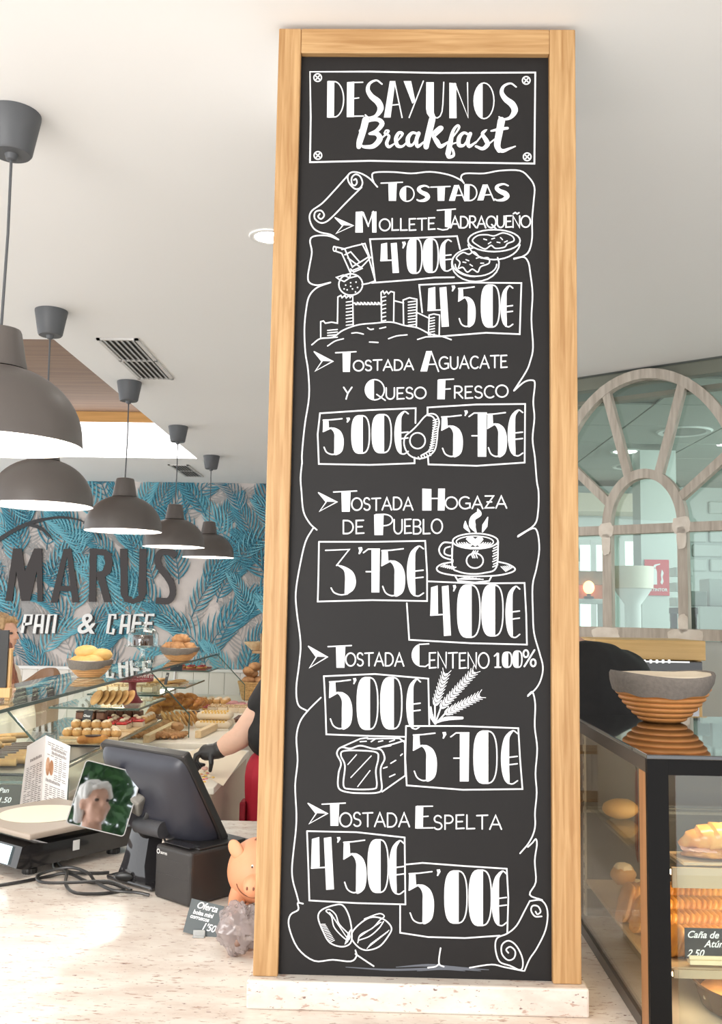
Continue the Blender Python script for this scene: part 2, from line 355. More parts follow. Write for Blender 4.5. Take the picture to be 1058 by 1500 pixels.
# ------------------------------------------------ pendant lamps
shade_m = mat('lamp_warm_grey', (.105, .09, .082), .42); line_m = mat('lamp_white_lining', (.9, .88, .85), .5, emit=(1, .96, .9), es=.0)
can_m = mat('canopy_grey', (.085, .088, .095), .5); bulb_m = mat('bulb_glow', (1, 1, 1), .4, emit=(1, .93, .82), es=14)
def pendant(x, y, label, dz=0.):
    t = thing('pendant_lamp', label, 'lamp', (x, y, CEIL), 0, 'row of dome pendant lamps')
    b = MB(); b.smooth = True
    b.lathe([(.0, 0), (.064, 0), (.064, -.006), (.048, -.098), (.044, -.103), (.016, -.103), (.012, -.115), (.005, -.118), (0, -.118)], seg=40); b.build('canopy', can_m, t)
    b = MB(); b.smooth = True; b.tube([(0, 0, -.11), (0.002, 0.001, -.3), (-.001, 0, -.53+dz)], .0036, 8); b.build('cord', can_m, t)
    z0 = -.79+dz
    prof = [(.197, 0), (.1975, .004), (.196, .018)]
    for k in range(1, 13): a = PI/2*k/12*.86; prof.append((.196*math.cos(a)**.95, .018+.165*math.sin(a)/math.sin(PI/2*.86)))
    prof += [(.0635, .181), (.0615, .19), (.047, .268), (.044, .275), (.03, .278), (0, .278)]
    b = MB(); b.smooth = True; b.lathe([(r, z+z0) for r, z in prof], seg=56, cap=False); b.build('lamp_shade', shade_m, t)
    inn = [(.197, .0005), (.193, .004), (.190, .018)]+[(.19*math.cos(PI/2*k/12*.9), .018+.15*math.sin(PI/2*k/12*.9)) for k in range(1, 13)]+[(0, .17)]
    b = MB(); b.smooth = True; b.lathe([(r, z+z0) for r, z in inn], seg=56, cap=False); b.build('shade_lining', line_m, t)
    b = MB(); b.smooth = True; b.lathe([(0, .052), (.03, .058), (.042, .08), (.036, .105), (.018, .13), (.016, .165), (0, .165)], (0, 0, z0), seg=20); b.build('bulb', bulb_m, t)
    l = bpy.data.lights.new('pendant_light', 'POINT'); l.energy = 7; l.color = (1, .93, .84); l.shadow_soft_size = .03
    o = bpy.data.objects.new('pendant_light', l); col.objects.link(o); o.location = (x, y, CEIL+z0+.03)
pendant(-.905, 2.16, 'large dome pendant lamp nearest to the viewer, cut off at the left edge', -.02)
pendant(-1.343, 3.68, 'dome pendant lamp second from the left, partly under the nearest lamp')
pendant(-1.343, 4.87, 'middle one of five dome pendant lamps, above the letter R')
pendant(-1.343, 6.08, 'dome pendant lamp fourth from the left, beside the letter S')
pendant(-1.335, 7.26, 'smallest and farthest dome pendant lamp, at the right end of the row')

# ------------------------------------------------ vents and downlight
def vent(x0, x1, y0, y1, label):
    t = thing('ceiling_vent', label, 'vent', (0, 0, CEIL), 0, 'slatted vents in the ceiling')
    b = MB(); f_ = .016
    for a, c in (((x0, y0), (x1, y0+f_)), ((x0, y1-f_), (x1, y1)), ((x0, y0), (x0+f_, y1)), ((x1-f_, y0), (x1, y1)), ((x0, (y0+y1)/2-.008), (x1, (y0+y1)/2+.008))): b.box((a[0], a[1], -.008), (c[0], c[1], -.0005))
    b.build('vent_frame', mat('vent_white', (.68, .66, .64), .5), t)
    b = MB(); b.box((x0+.01, y0+.01, -.0012), (x1-.01, y1-.01, -.0006)); b.build('backing', mat('vent_dark', (.1, .095, .09), .8), t)
    n = 6
    for k in range(n):
        x = x0+f_+(x1-x0-2*f_)*(k+.5)/n
        b = MB(); b.box((-.010, y0+f_, -.0012), (.010, y1-f_, .0012), Matrix.Translation((x, 0, -.006)) @ Matrix.Rotation(.45, 4, 'Y')); b.build('slat', mat('vent_slat', (.42, .41, .4), .5), t)
vent(-1.275, -1.09, 4.055, 4.78, 'white slatted ceiling vent between the second and third pendant lamps')
vent(-1.78, -1.61, 7.72, 8.40, 'far slatted ceiling vent close to the papered wall')
t = thing('downlight', 'round recessed ceiling downlight glowing beside the tall menu frame', 'light', (-.375, 2.90, CEIL))
b = MB(); b.smooth = True; b.lathe([(.044, -.003), (.052, -.006), (.060, -.004), (.061, -.0005)], seg=40, cap=False); b.build('trim_ring', WHITE, t)
b = MB(); b.lathe([(.0, -.003), (.0445, -.003)], seg=32, cap=False); b.build('lens', mat('downlight_glow', (1, 1, 1), .5, emit=(1, .97, .92), es=30), t)
# ================================================================== the tall menu board
BY = 1.80
b = MB(); b.box((-.20, BY+.035, .99), (.35, BY+.40, CEIL)); struct(b, 'wall_column', WHITE)
stone = granite('granite_pale', (.80, .74, .67), (.66, .555, .49), (.20, .12, .11))
b = MB(); b.bbox((-.232, BY-.018, .945), (.383, BY+.42, .995), .004); tag(b.build('plinth', stone), 'pale granite plinth block under the tall framed menu board', 'plinth')
oakv = wood('oak_vertical', (.54, .33, .15), (.36, .185, .065), 8., 2); oakh = wood('oak_horizontal', (.54, .33, .15), (.36, .185, .065), 8., 0)
mb_t = thing('menu_board', 'tall black menu board with white lettering in an oak frame', 'sign', (0, 0, 0))
X0, X1, Z0, Z1 = -.2235, .373, .9955, 2.829
b = MB(); b.bbox((X0, BY, Z0), (-.178, BY+.034, Z1), .002); b.build('frame_stile', oakv, mb_t)
b = MB(); b.bbox((.3215, BY, Z0), (X1, BY+.034, Z1), .002); b.build('frame_stile', oakv, mb_t)
b = MB(); b.bbox((-.1778, BY, Z1-.052), (.3213, BY+.034, Z1), .002); b.build('frame_rail', oakh, mb_t)
PY = BY+.014
b = MB(); b.box((-.1778, PY, Z0), (.3213, BY+.033, Z1-.0522)); b.build('chalk_panel', mat('chalkboard_black', (.013, .0115, .0115), .55, spec=.3, noise_amt=.12, nscale=5), mb_t)
chalk = mat('chalk_white', (.88, .88, .9), .7)

class Ink:      # white paint strokes, traced in a measuring frame of the board and laid on its plane
    def __init__(s, x0, y0, k): s.o = (x0, y0, k); s.mb = MB(); s.lay = 0; s.gi = 0
    def frame(s, x0, y0, k): s.o = (x0, y0, k); return s
    def pt(s, x, y, e=0):
        p = atY(s.o[0]+x*s.o[2], s.o[1]+y*s.o[2], PY); return V((p.x, PY-.0003-s.lay*.000003-e*.0000006, p.z))
    def fill(s, poly):
        s.lay += 1; P = [s.pt(*p) for p in poly]; tri = geometry.tessellate_polygon([[V((p.x, p.z, 0)) for p in P]]); s.mb.add(P, [tuple(t) for t in tri])
    def line(s, pts, w=None, sm=False, closed=False, n=5, ws=None, cap=True):
        w = (w or 2.7)*.84/s.o[2] if not ws else None
        if sm: 
            q = spline([(p[0], p[1], 0) for p in pts], n, closed)
        else: q = [V((p[0], p[1], 0)) for p in pts]
        if closed: q = q+[q[0]]
        N = len(q); L = []; R = []
        for i in range(N):
            if closed and i in (0, N-1): t = (q[1]-q[0]).normalized()+(q[-1]-q[-2]).normalized()
            else:
                t = V((0, 0, 0))
                if i < N-1: t += (q[i+1]-q[i]).normalized()
                if i > 0: t += (q[i]-q[i-1]).normalized()
            if t.length < 1e-5: t = q[min(i+1, N-1)]-q[max(i-1, 0)]
            t.normalize(); 
            ww = w if not ws else ws[0]+0
            if ws:
                u = i/(N-1)*(len(ws)-1); k = min(int(u), len(ws)-2); ww = (ws[k]+(ws[k+1]-ws[k])*(u-k))/s.o[2]
            f = 1.
            if 0 < i < N-1: 
                c = max(.5, math.sqrt(max(0, (1+(q[i]-q[i-1]).normalized().dot((q[i+1]-q[i]).normalized()))/2))); f = 1/c
            nn = V((-t.y, t.x, 0))*(ww/2*f); L.append(q[i]+nn); R.append(q[i]-nn)
        s.lay += 1
        P = [s.pt(p.x, p.y, i) for i, p in enumerate(L)]+[s.pt(p.x, p.y, i) for i, p in enumerate(R)]
        s.mb.add(P, [(i, i+1, N+i+1, N+i) for i in range(N-1)])
        if cap and not closed:
            for e in (0, N-1):
                r_ = (w if w else (ws[0] if e == 0 else ws[-1])/s.o[2])/2
                s.lay += 1; s.mb.add([s.pt(q[e].x+math.cos(a*PI/5)*r_, q[e].y+math.sin(a*PI/5)*r_) for a in range(10)], [tuple(range(10))])
    def ellipse(s, cx, cy, rx, ry, a0=0, a1=360, w=None, rot=0., n=28):
        c, d = math.cos(rot), math.sin(rot); pts = []
        for i in range(n+1):
            a = math.radians(a0+(a1-a0)*i/n); x, y = rx*math.cos(a), ry*math.sin(a); pts.append((cx+x*c-y*d, cy+x*d+y*c))
        if abs(a1-a0) == 360: s.line(pts[:-1], w, closed=True)
        else: s.line(pts, w)
    def dot(s, x, y, r): s.lay += 1; s.mb.add([s.pt(x+math.cos(a*PI/6)*r, y+math.sin(a*PI/6)*r) for a in range(12)], [tuple(range(12))])
    def done(s, name, label=None):
        o = s.mb.build(name, chalk, mb_t, smooth=False)
        if label: o['label'] = label
        s.mb = MB(); s.gi += 1; s.lay = (s.gi % 5)*40; return o
def E(cx, cy, rx, ry, a0, a1, n=14): return [(cx+rx*math.cos(math.radians(a0+(a1-a0)*i/n)), cy+ry*math.sin(math.radians(a0+(a1-a0)*i/n))) for i in range(n+1)]
# thin capitals in a unit box (x right, y down)
G = {'A': [[(0, 1), (.5, 0), (1, 1)], [(.16, .66), (.86, .66)]], 'B': [[(.05, 0), (.05, 1)], [(.05, 0)]+E(.5, .24, .42, .24, -90, 90)+[(.05, .48)], [(.05, .48)]+E(.5, .74, .48, .26, -90, 90)+[(.05, 1)]],
 'C': [E(.58, .5, .56, .5, -50, -310, 18)], 'D': [[(.05, 0), (.05, 1)], [(.05, 0)]+E(.35, .5, .62, .5, -80, 80)+[(.05, 1)]], 'E': [[(.95, 0), (.08, .02), (.08, 1), (1, .97)], [(.08, .5), (.8, .48)]],
 'G': [E(.55, .5, .53, .5, -50, -300, 16)+[(.98, .9), (.98, .55), (.62, .55)]], 'L': [[(.08, 0), (.08, 1), (1, .98)]], 'N': [[(.05, 1), (.05, 0), (.92, 1), (.95, 0)]],
 'O': [E(.5, .5, .52, .5, 0, 360, 22)], 'P': [[(.08, 1), (.08, 0)]+E(.48, .28, .45, .28, -90, 90)+[(.08, .56)]], 'Q': [E(.5, .5, .52, .5, 0, 360, 22), [(.55, .72), (1.02, 1.1)]],
 'R': [[(.08, 1), (.08, 0)]+E(.48, .27, .42, .27, -90, 90)+[(.08, .54)], [(.42, .54), (.98, 1)]], 'S': [E(.5, .25, .42, .25, -25, -235, 12)+E(.5, .75, .46, .25, -60, 150, 12)],
 'T': [[(0, .03), (1, 0)], [(.5, .02), (.5, 1)]], 'U': [[(.05, 0), (.05, .6)]+E(.5, .62, .45, .38, 180, 0, 12)+[(.95, 0)]], 'V': [[(0, 0), (.5, 1), (1, 0)]], 'Y': [[(0, 0), (.5, .52)], [(1, 0), (.5, .52), (.3, 1)]],
 'Z': [[(.05, 0), (.95, 0), (.05, 1), (1, .98)], [(.25, .5), (.75, .5)]], '%': [E(.22, .22, .2, .22, 0, 360, 12), E(.8, .78, .2, .22, 0, 360, 12), [(.9, 0), (.1, 1)]]}
G['Ñ'] = G['N']+[[(.1, -.2), (.35, -.3), (.6, -.18), (.85, -.28)]]
WID = {'T': .8, 'L': .62, 'E': .62, 'S': .62, 'P': .68, 'O': .92, 'Q': .92, 'G': .9, 'A': .86, 'N': .82, 'C': .78, 'U': .78, 'D': .8, 'R': .7, 'B': .7}
def word(ink, s, x0, y0, x1, y1, w=2.5, dy=0., gap=.16):
    W_ = [WID.get(c, .75) for c in s]; tot = sum(W_)+gap*(len(s)-1); k = (x1-x0)/tot; x = x0
    for i, c in enumerate(s):
        d = dy*(x-x0)/(x1-x0)+rnd.uniform(-1.5, 1.5); gw = W_[i]*k
        for st in G[c]: ink.line([(x+p[0]*gw, y0+d+p[1]*(y1-y0)) for p in st], w)
        x += gw+gap*k
def heavy(ink, c, x0, y0, x1, y1, st=None, w=2.2):   # capitals with one fat stem
    W_, H = x1-x0, y1-y0; P = lambda x, y: (x0+x*W_, y0+y*H)
    f = lambda pts: ink.fill([P(*p) for p in pts]); l = lambda pts: ink.line([P(*p) for p in pts], w)
    if c == 'T': l([(0, .05), (1, 0)]); f([(.34, .03), (.74, .02), (.7, 1), (.36, 1)])
    if c == 'A': f([(.32, 0), (.62, 0), (.36, 1), (0, 1)]); l([(.58, .02), (.98, 1)]); l([(.4, .66), (.84, .64)])
    if c == 'O': l(E(.5, .5, .5, .5, 0, 360, 24)); f(E(.5, .5, .5, .5, 98, 262, 14))
    if c == 'Q': l(E(.5, .48, .5, .48, 0, 360, 24)); f(E(.5, .48, .5, .48, 95, 265, 14)); l([(.6, .7), (1.05, .98)])
    if c == 'C': f(E(.55, .5, .55, .5, 100, 260, 14)); l([(.45, .02), (1, .0)]); l([(.45, .98), (.8, 1), (1.0, .9)])
    if c == 'D': f([(.02, 0), (.44, 0), (.42, 1), (0, 1)]); l([(.1, .01)]+E(.42, .5, .58, .49, -80, 80)+[(.1, .99)])
    if c == 'E': f([(.02, .02), (.45, 0), (.43, 1), (0, 1)]); l([(.1, .03), (.96, .02)]); l([(.4, .48), (.72, .46)]); l([(.1, .98), (1, .97)])
    if c == 'F': f([(.02, .04), (.5, .02), (.46, 1), (0, 1)]); l([(.1, .04), (1, 0)]); l([(.4, .5), (.8, .48)])
    if c == 'H': f([(0, 0), (.4, .02), (.4, 1), (.0, 1)]); f([(.7, 0), (1, 0), (.98, 1), (.68, 1)]); l([(.3, .45), (.8, .45)])
    if c == 'P': f([(0, .02), (.52, 0), (.48, 1), (.02, 1)]); l([(.1, .02)]+E(.55, .28, .45, .27, -90, 90)+[(.5, .56)])
    if c == 'M': f([(.02, .02), (.33, 0), (.36, 1), (0, 1)]); l([(.3, .02), (.62, .66), (.85, .0)]); f([(.78, .02), (1, 0), (1, 1), (.8, 1)]); f([(.3, 0), (.4, .03), (.66, .7), (.6, .75)])
    if c == 'J': l([(.0, .06), (1, .0)]); f([(.42, .03), (.78, .02), (.74, .9), (.42, .85)]); l([(.7, .85), (.55, .97), (.3, 1), (.02, .94)])
    if c == 'S': ink.line([P(*p) for p in [(.92, .1), (.62, 0), (.25, .08), (.14, .25), (.34, .43), (.7, .58), (.84, .76), (.6, .95), (.2, 1), (0, .93)]], sm=True, ws=[2.2, 2.5, 4, 6, W_*.30*ink.o[2], W_*.36*ink.o[2], W_*.34*ink.o[2], 5, 2.5, 2.2])
    if c == 'Y': f([(0, 0), (.38, 0), (.6, .56), (.44, .62)]); l([(1, 0), (.28, 1)])
    if c == 'U': f([(.03, 0), (.45, 0), (.45, .84), (.52, .94), (.62, .99), (.42, 1), (.2, .965), (.07, .87), (.02, .74)]); l([(.5, .985), (.66, .99), (.8, .94), (.9, .82), (.95, .6), (1, .0)])
    if c == 'N': f([(.02, 0), (.36, .02), (.38, 1), (.02, 1)]); l([(.3, .02), (.95, .98), (.92, 0)])
def digit(ink, c, x0, y0, x1, y1, w=2.3):
    W_, H = x1-x0, y1-y0; P = lambda x, y: (x0+x*W_, y0+y*H)
    f = lambda pts: ink.fill([P(*p) for p in pts]); l = lambda pts, ww=w: ink.line([P(*p) for p in pts], ww)
    fs = lambda pts: f([(q.x, q.y) for q in spline([(p[0], p[1], 0) for p in pts], 5, True)])
    ls = lambda pts: ink.line([P(*p) for p in pts], w, sm=True)
    def se(t, rx=.5, ry=.5): a = math.radians(t); cx, sx = math.cos(a), math.sin(a); e = .62; return (.5+rx*math.copysign(abs(cx)**e, cx), .5+ry*math.copysign(abs(sx)**.8, sx))
    if c == '0': l([se(t) for t in range(0, 361, 12)]); f([p for p in [se(t) for t in range(84, 277, 8)]])
    if c == "'": f([(.15, .05), (.85, 0), (1, .35), (.45, 1), (.2, .95), (.35, .5)])
    if c == '4': f([(.04, .04), (.36, .0), (.38, .56), (0, .6)]); l([(.02, .59), (.8, .57)]); f([(.56, .02), (.88, .0), (1, .99), (.66, 1)])
    if c == '5':
        l([(.02, .06), (.4, .05), (.92, .02)]); f([(.02, .06), (.27, .05), (.3, .28), (.0, .37)]); l([(.02, .37), (.4, .27)])
        fs([(.3, .27), (.45, .262), (.62, .275), (.85, .36), (.98, .52), (1, .72), (.93, .9), (.75, .99), (.56, 1), (.55, .8), (.55, .6), (.55, .44), (.45, .33)]); ls([(.62, .985), (.4, .99), (.18, .93), (.06, .8)])
    if c == '7': l([(.02, .1), (.3, .02), (.98, .02)]); f([(.5, .02), (1, .02), (.97, 1), (.5, 1)]); l([(.18, .53), (.75, .53)])
    if c == '3':
        l([(.0, .03), (.78, .01), (.36, .36)]); fs([(.36, .345), (.62, .38), (.9, .5), (1, .7), (.93, .88), (.72, .985), (.63, .985), (.635, .8), (.64, .6), (.6, .47), (.48, .40)]); ls([(.72, .98), (.5, 1), (.28, .95), (.18, .85)])
    if c == '€':
        fs([(.75, .0), (.5, .02), (.22, .12), (.06, .3), (.0, .52), (.06, .76), (.22, .93), (.48, 1), (.52, .9), (.5, .7), (.5, .5), (.5, .3), (.53, .12)]); ls([(.5, .03), (.75, -.005), (1, .05)]); ls([(.42, .985), (.7, 1), (1, .94)])
        l([(.45, .5), (.98, .48)]); l([(.45, .64), (.98, .62)])
    if c == '1': l([(.0, .22), (.45, .02)]); f([(.36, .02), (.74, 0), (.76, 1), (.34, 1)]); l([(.1, 1), (1, 1)])
def price(ink, s, boxes): [digit(ink, c, *bx) for c, bx in zip(s, boxes)]
def arrow(ink, x0, y0, x1, y1):
    P = lambda p: (x0+p[0]*(x1-x0), y0+p[1]*(y1-y0))
    ink.fill([P((0, 0)), P((1, .5)), P((.42, .48))]); ink.line([P(p) for p in [(0, 0), (1, .5), (.06, 1), (.42, .5), (0, 0)]], 2)
ZF = {1: (440, 90, .3403), 2: (440, 240, .3403), 3: (440, 380, .3403), 4: (440, 500, .3403), 5: (430, 700, .3497), 6: (430, 840, .3497), 7: (420, 960, .3592), 8: (410, 1160, .3875), 9: (400, 30, .4348)}
I = Ink(*ZF[1]); Z = lambda k: I.frame(*ZF[k])
# title
Z(1); I.line([(42, 45), (300, 44), (600, 50), (1012, 48), (1010, 240), (1008, 440), (600, 434), (300, 428), (42, 434), (45, 240)], 2.9, closed=True)
for x, y in ((75, 70), (973, 82), (76, 405), (977, 411)):
    I.ellipse(x, y, 16.5, 16.5, w=2.2); I.line([(x-8, y-7), (x+8, y+7)], 2.2); I.line([(x+7, y-8), (x-7, y+8)], 2.2)
I.done('title_box')
for c, bx in zip('DESAYUNOS', [(115, 85, 187, 242), (200, 87, 272, 240), (280, 82, 358, 242), (360, 85, 440, 242), (445, 85, 530, 242), (540, 90, 618, 245), (640, 92, 727, 245), (748, 93, 834, 247), (856, 95, 936, 250)]): heavy(I, c, *bx, w=2.1)
I.done('title_lettering', 'white capitals reading DESAYUNOS')
# brush script: Breakfast
k = .3403
for pts, ws in [
 ([(282, 252), (270, 300), (256, 345), (252, 368)], [9, 8.5, 8, 6]), ([(255, 300), (285, 262), (330, 250), (352, 268), (330, 298), (298, 312)], [2, 3, 5, 6.5, 5, 3]), ([(298, 312), (330, 312), (342, 335), (315, 365), (275, 368), (262, 360)], [3, 6, 7.5, 6, 4, 2]),
 ([(330, 360), (352, 330), (372, 312), (380, 300), (368, 298), (362, 312)], [2, 2, 2.5, 3, 2, 1.5]), ([(362, 308), (382, 322), (372, 352), (382, 368), (405, 355)], [2, 3.5, 4.5, 4, 1.8]),
 ([(405, 355), (428, 332), (440, 312), (425, 308), (412, 332), (418, 362), (440, 366), (462, 345)], [1.8, 2, 3.5, 4, 5, 5, 3, 1.8]),
 ([(505, 312), (482, 308), (464, 330), (466, 358), (485, 358), (505, 322)], [3, 3.5, 5.5, 5.5, 3, 2.2]), ([(510, 310), (500, 340), (506, 366), (535, 345)], [5, 5, 4.5, 1.8]),
 ([(568, 250), (556, 300), (545, 345), (542, 368)], [8.5, 8.5, 8, 7]), ([(552, 330), (580, 302), (602, 285), (608, 292), (575, 325)], [2, 4, 4.5, 4, 3]), ([(572, 322), (588, 345), (605, 366), (640, 345)], [4, 6.5, 5.5, 1.8]),
 ([(640, 345), (668, 312), (684, 285), (676, 277), (658, 300), (646, 350), (636, 398)], [1.8, 2, 3, 3, 4, 6.5, 7]), ([(636, 398), (640, 412), (660, 405), (656, 380), (642, 362), (672, 350)], [6, 4.5, 3.5, 3, 2, 1.8]),
 ([(728, 318), (704, 308), (684, 330), (684, 360), (706, 360), (728, 322)], [3, 3.5, 5.5, 5.5, 3, 2.2]), ([(732, 312), (722, 342), (728, 366), (760, 345)], [5, 5, 4.5, 1.8]),
 ([(755, 352), (790, 308), (798, 298), (784, 312), (800, 340), (806, 358), (785, 376), (756, 366)], [1.8, 2.2, 3, 4, 6, 6, 4.5, 3]), ([(806, 360), (838, 335)], [2, 2]),
 ([(866, 255), (856, 310), (848, 358), (856, 384)], [9.5, 9, 8.5, 6]), ([(848, 372), (870, 386), (900, 376), (926, 366)], [6, 5, 3, 1.6]), ([(822, 300), (860, 292), (892, 288)], [2.2, 4.5, 3.5])]:
    I.line(pts, sm=True, ws=[x*1.12 for x in ws])
I.done('subtitle_lettering', 'white brush script reading Breakfast')
# parchment outline
for z, pts in [(2, [(332, 100), (300, 65), (262, 42), (225, 36), (205, 52), (210, 82), (235, 108), (258, 104), (268, 82), (258, 55), (238, 46), (222, 60), (222, 85), (234, 94), (244, 82), (240, 66), (231, 70)]),
 (2, [(207, 48), (150, 112), (95, 170), (50, 203), (40, 235), (55, 275), (85, 295), (130, 305), (165, 327)]), (2, [(264, 102), (200, 165), (145, 222), (112, 250), (85, 254), (62, 235), (65, 208), (90, 202), (103, 222), (90, 238), (77, 228), (84, 216)]),
 (2, [(318, 84), (310, 58), (320, 38), (400, 36), (480, 42), (560, 35), (640, 48), (690, 70), (705, 84)]), (2, [(702, 80), (692, 58), (712, 42), (790, 42), (860, 30), (945, 30), (985, 60), (1008, 100), (1005, 160), (998, 240), (998, 320), (985, 375), (960, 398), (920, 410)]),
 (2, [(920, 408), (962, 402), (982, 425), (990, 470), (1000, 560), (995, 670), (1002, 790), (990, 850), (972, 895), (920, 976)]), (4, [(920, 213), (965, 175), (1000, 168), (1010, 185), (1003, 260), (1008, 330), (1000, 420), (1010, 500), (1018, 600), (1026, 650), (1024, 730), (1008, 790), (938, 837)]),
 (5, [(940, 247), (1000, 212), (1022, 228), (1030, 300), (1018, 380), (1002, 450), (1003, 560), (1008, 650), (1030, 730), (1045, 790), (1038, 840), (1018, 880), (982, 914)]), (7, [(985, 162), (1003, 150), (1014, 200), (1012, 290), (1022, 380), (1015, 480), (1020, 560), (1013, 640), (1014, 690), (1006, 728), (985, 768), (952, 807)]),
 (8, [(938, 208), (955, 192), (968, 178), (972, 200), (964, 260), (968, 340), (945, 388), (992, 408)]),
 (2, [(165, 327), (118, 310), (60, 312), (42, 332), (50, 380), (40, 440), (33, 485), (40, 512), (75, 523), (130, 511)]), (3, [(130, 100), (72, 122), (38, 160), (25, 220), (18, 300), (22, 400), (34, 480), (38, 590), (20, 710), (8, 830), (8, 880)]),
 (5, [(36, -62), (30, 0), (34, 60), (42, 140), (68, 190), (98, 218)]), (5, [(82, 212), (50, 270), (25, 380), (10, 480), (14, 560), (30, 690), (24, 780), (12, 880), (20, 950), (56, 975)]), (7, [(140, 172), (90, 222), (55, 270), (40, 335), (45, 430), (35, 530), (40, 640), (38, 710), (28, 800), (22, 870), (26, 920), (40, 970), (50, 1008)]),
 (8, [(88, 422), (68, 420), (70, 445), (40, 465), (35, 510), (68, 590), (130, 638), (200, 634), (268, 640), (290, 620), (286, 598)]), (8, [(286, 612), (320, 635), (355, 658)]), (8, [(608, 590), (602, 630), (604, 652), (620, 660)]), (8, [(602, 650), (588, 660), (560, 664)]), (8, [(718, 664), (800, 652), (850, 662), (920, 676)]),
 (8, [(945, 412), (925, 450), (895, 505), (860, 535), (822, 552), (815, 590), (830, 640), (870, 656), (912, 672), (918, 632), (895, 582), (865, 562), (840, 578), (840, 612), (862, 635), (885, 628), (890, 602), (872, 585), (856, 595), (864, 608)]),
 (8, [(945, 412), (990, 410), (1012, 450), (1005, 520), (972, 590), (945, 630), (925, 676)]), (8, [(990, 470), (965, 470), (950, 448), (956, 430), (976, 432), (986, 452), (974, 462), (967, 452)])]:
    Z(z); I.line(pts, 2.5, sm=True, n=4)
I.done('parchment_outline', 'white drawn outline of a parchment scroll')
# lines of text
Z(2)
for c, bx in zip('TOSTADAS', [(348, 80, 440, 160), (430, 98, 490, 162), (503, 95, 558, 160), (562, 98, 645, 160), (640, 92, 710, 160), (705, 90, 760, 160), (762, 90, 835, 158), (837, 88, 900, 158)]): heavy(I, c, *bx)
I.done('heading_lettering', 'white lettering reading TOSTADAS')
arrow(I, 150, 232, 228, 300); heavy(I, 'M', 237, 205, 328, 296); word(I, 'OLLETE', 342, 238, 580, 288, dy=-6); heavy(I, 'J', 590, 195, 668, 285); word(I, 'ADRAQUEÑO', 648, 228, 990, 277, gap=.1, dy=-4)
I.done('item_lettering', 'lettering reading MOLLETE JADRAQUEÑO')
Z(4); arrow(I, 60, 45, 140, 128); heavy(I, 'T', 152, 45, 240, 132); word(I, 'OSTADA', 230, 82, 487, 126, dy=-3); heavy(I, 'A', 517, 42, 597, 130); word(I, 'GUACATE', 598, 68, 890, 120, dy=-8)
I.done('item_lettering', 'lettering reading TOSTADA AGUACATE')
word(I, 'Y', 187, 198, 222, 248); I.done('item_lettering'); heavy(I, 'Q', 280, 165, 362, 256); word(I, 'UESO', 368, 200, 540, 248, dy=-3); I.done('item_lettering'); heavy(I, 'F', 590, 163, 660, 250); word(I, 'RESCO', 662, 195, 893, 246, dy=-6)
I.done('item_lettering', 'lettering reading FRESCO')
Z(5); arrow(I, 105, 62, 182, 140); heavy(I, 'T', 168, 55, 265, 142); word(I, 'OSTADA', 245, 85, 500, 136, dy=-3); heavy(I, 'H', 540, 45, 635, 137); word(I, 'OGAZA', 638, 80, 893, 130, dy=-4)
I.done('item_lettering', 'lettering reading TOSTADA HOGAZA')
word(I, 'DE', 207, 178, 295, 233); heavy(I, 'P', 338, 152, 415, 240); word(I, 'UEBLO', 420, 174, 623, 233)
I.done('item_lettering', 'lettering reading DE PUEBLO')
Z(6); arrow(I, 63, 305, 142, 395); heavy(I, 'T', 145, 302, 243, 395); word(I, 'OSTADA', 220, 334, 462, 388); heavy(I, 'C', 495, 295, 567, 390); word(I, 'ENTENO', 568, 332, 818, 396); digit(I, '1', 842, 333, 868, 393); digit(I, '0', 876, 330, 914, 393); digit(I, '0', 920, 325, 957, 393); word(I, '%', 962, 322, 1015, 390, 3)
I.done('item_lettering', 'lettering reading TOSTADA CENTENO 100%')
Z(8); arrow(I, 107, 43, 180, 120); heavy(I, 'T', 160, 42, 248, 128); word(I, 'OSTADA', 228, 78, 490, 130, dy=2); heavy(I, 'E', 512, 52, 580, 138); word(I, 'SPELTA', 582, 88, 838, 140)
I.done('item_lettering', 'lettering reading TOSTADA ESPELTA')
# prices in their boxes
def pr(z, s, boxes, lines, lab, ext=()):
    Z(z); price(I, s, boxes)
    for l in lines: I.line(l, 2.6)
    for e in ext: Z(e[0]); I.line(e[1], 2.6)
    I.done('price_lettering', 'boxed price reading '+lab)
pr(2, "4'00€", [(345, 340, 425, 471), (435, 335, 455, 365), (460, 322, 524, 472), (530, 324, 594, 468), (598, 328, 650, 462)], [[(322, 505), (300, 325), (480, 320), (675, 312), (688, 368)], [(308, 513), (480, 500), (580, 490), (662, 489)]], "4'00€")
pr(3, "4'50€", [(548, 118, 640, 291), (648, 112, 668, 138), (680, 115, 755, 290), (780, 110, 858, 292), (862, 115, 915, 290)], [[(525, 228), (512, 110), (730, 100), (952, 102), (945, 322), (800, 316), (600, 332)]], "4'50€")
pr(4, "5'00€", [(97, 330, 187, 488), (195, 328, 215, 350), (222, 320, 298, 482), (310, 315, 392, 480), (405, 303, 465, 485)], [[(496, 352), (497, 288), (300, 296), (85, 310), (75, 400), (80, 528), (300, 532), (492, 525), (492, 500)]], "5'00€ beside the avocado")
pr(4, "5'75€", [(607, 315, 700, 497), (703, 297, 722, 322), (725, 305, 803, 497), (805, 303, 890, 497), (893, 297, 958, 493)], [[(548, 315), (548, 285), (760, 272), (968, 270), (966, 522), (760, 536), (552, 530), (550, 500)]], "5'75€")
pr(5, "3'75€", [(135, 298, 262, 490), (268, 290, 290, 320), (292, 295, 362, 480), (368, 293, 468, 495), (475, 287, 545, 495)], [[(107, 268), (330, 268), (552, 264), (560, 400), (560, 516), (330, 512), (102, 518), (105, 400), (107, 268)]], "3'75€")
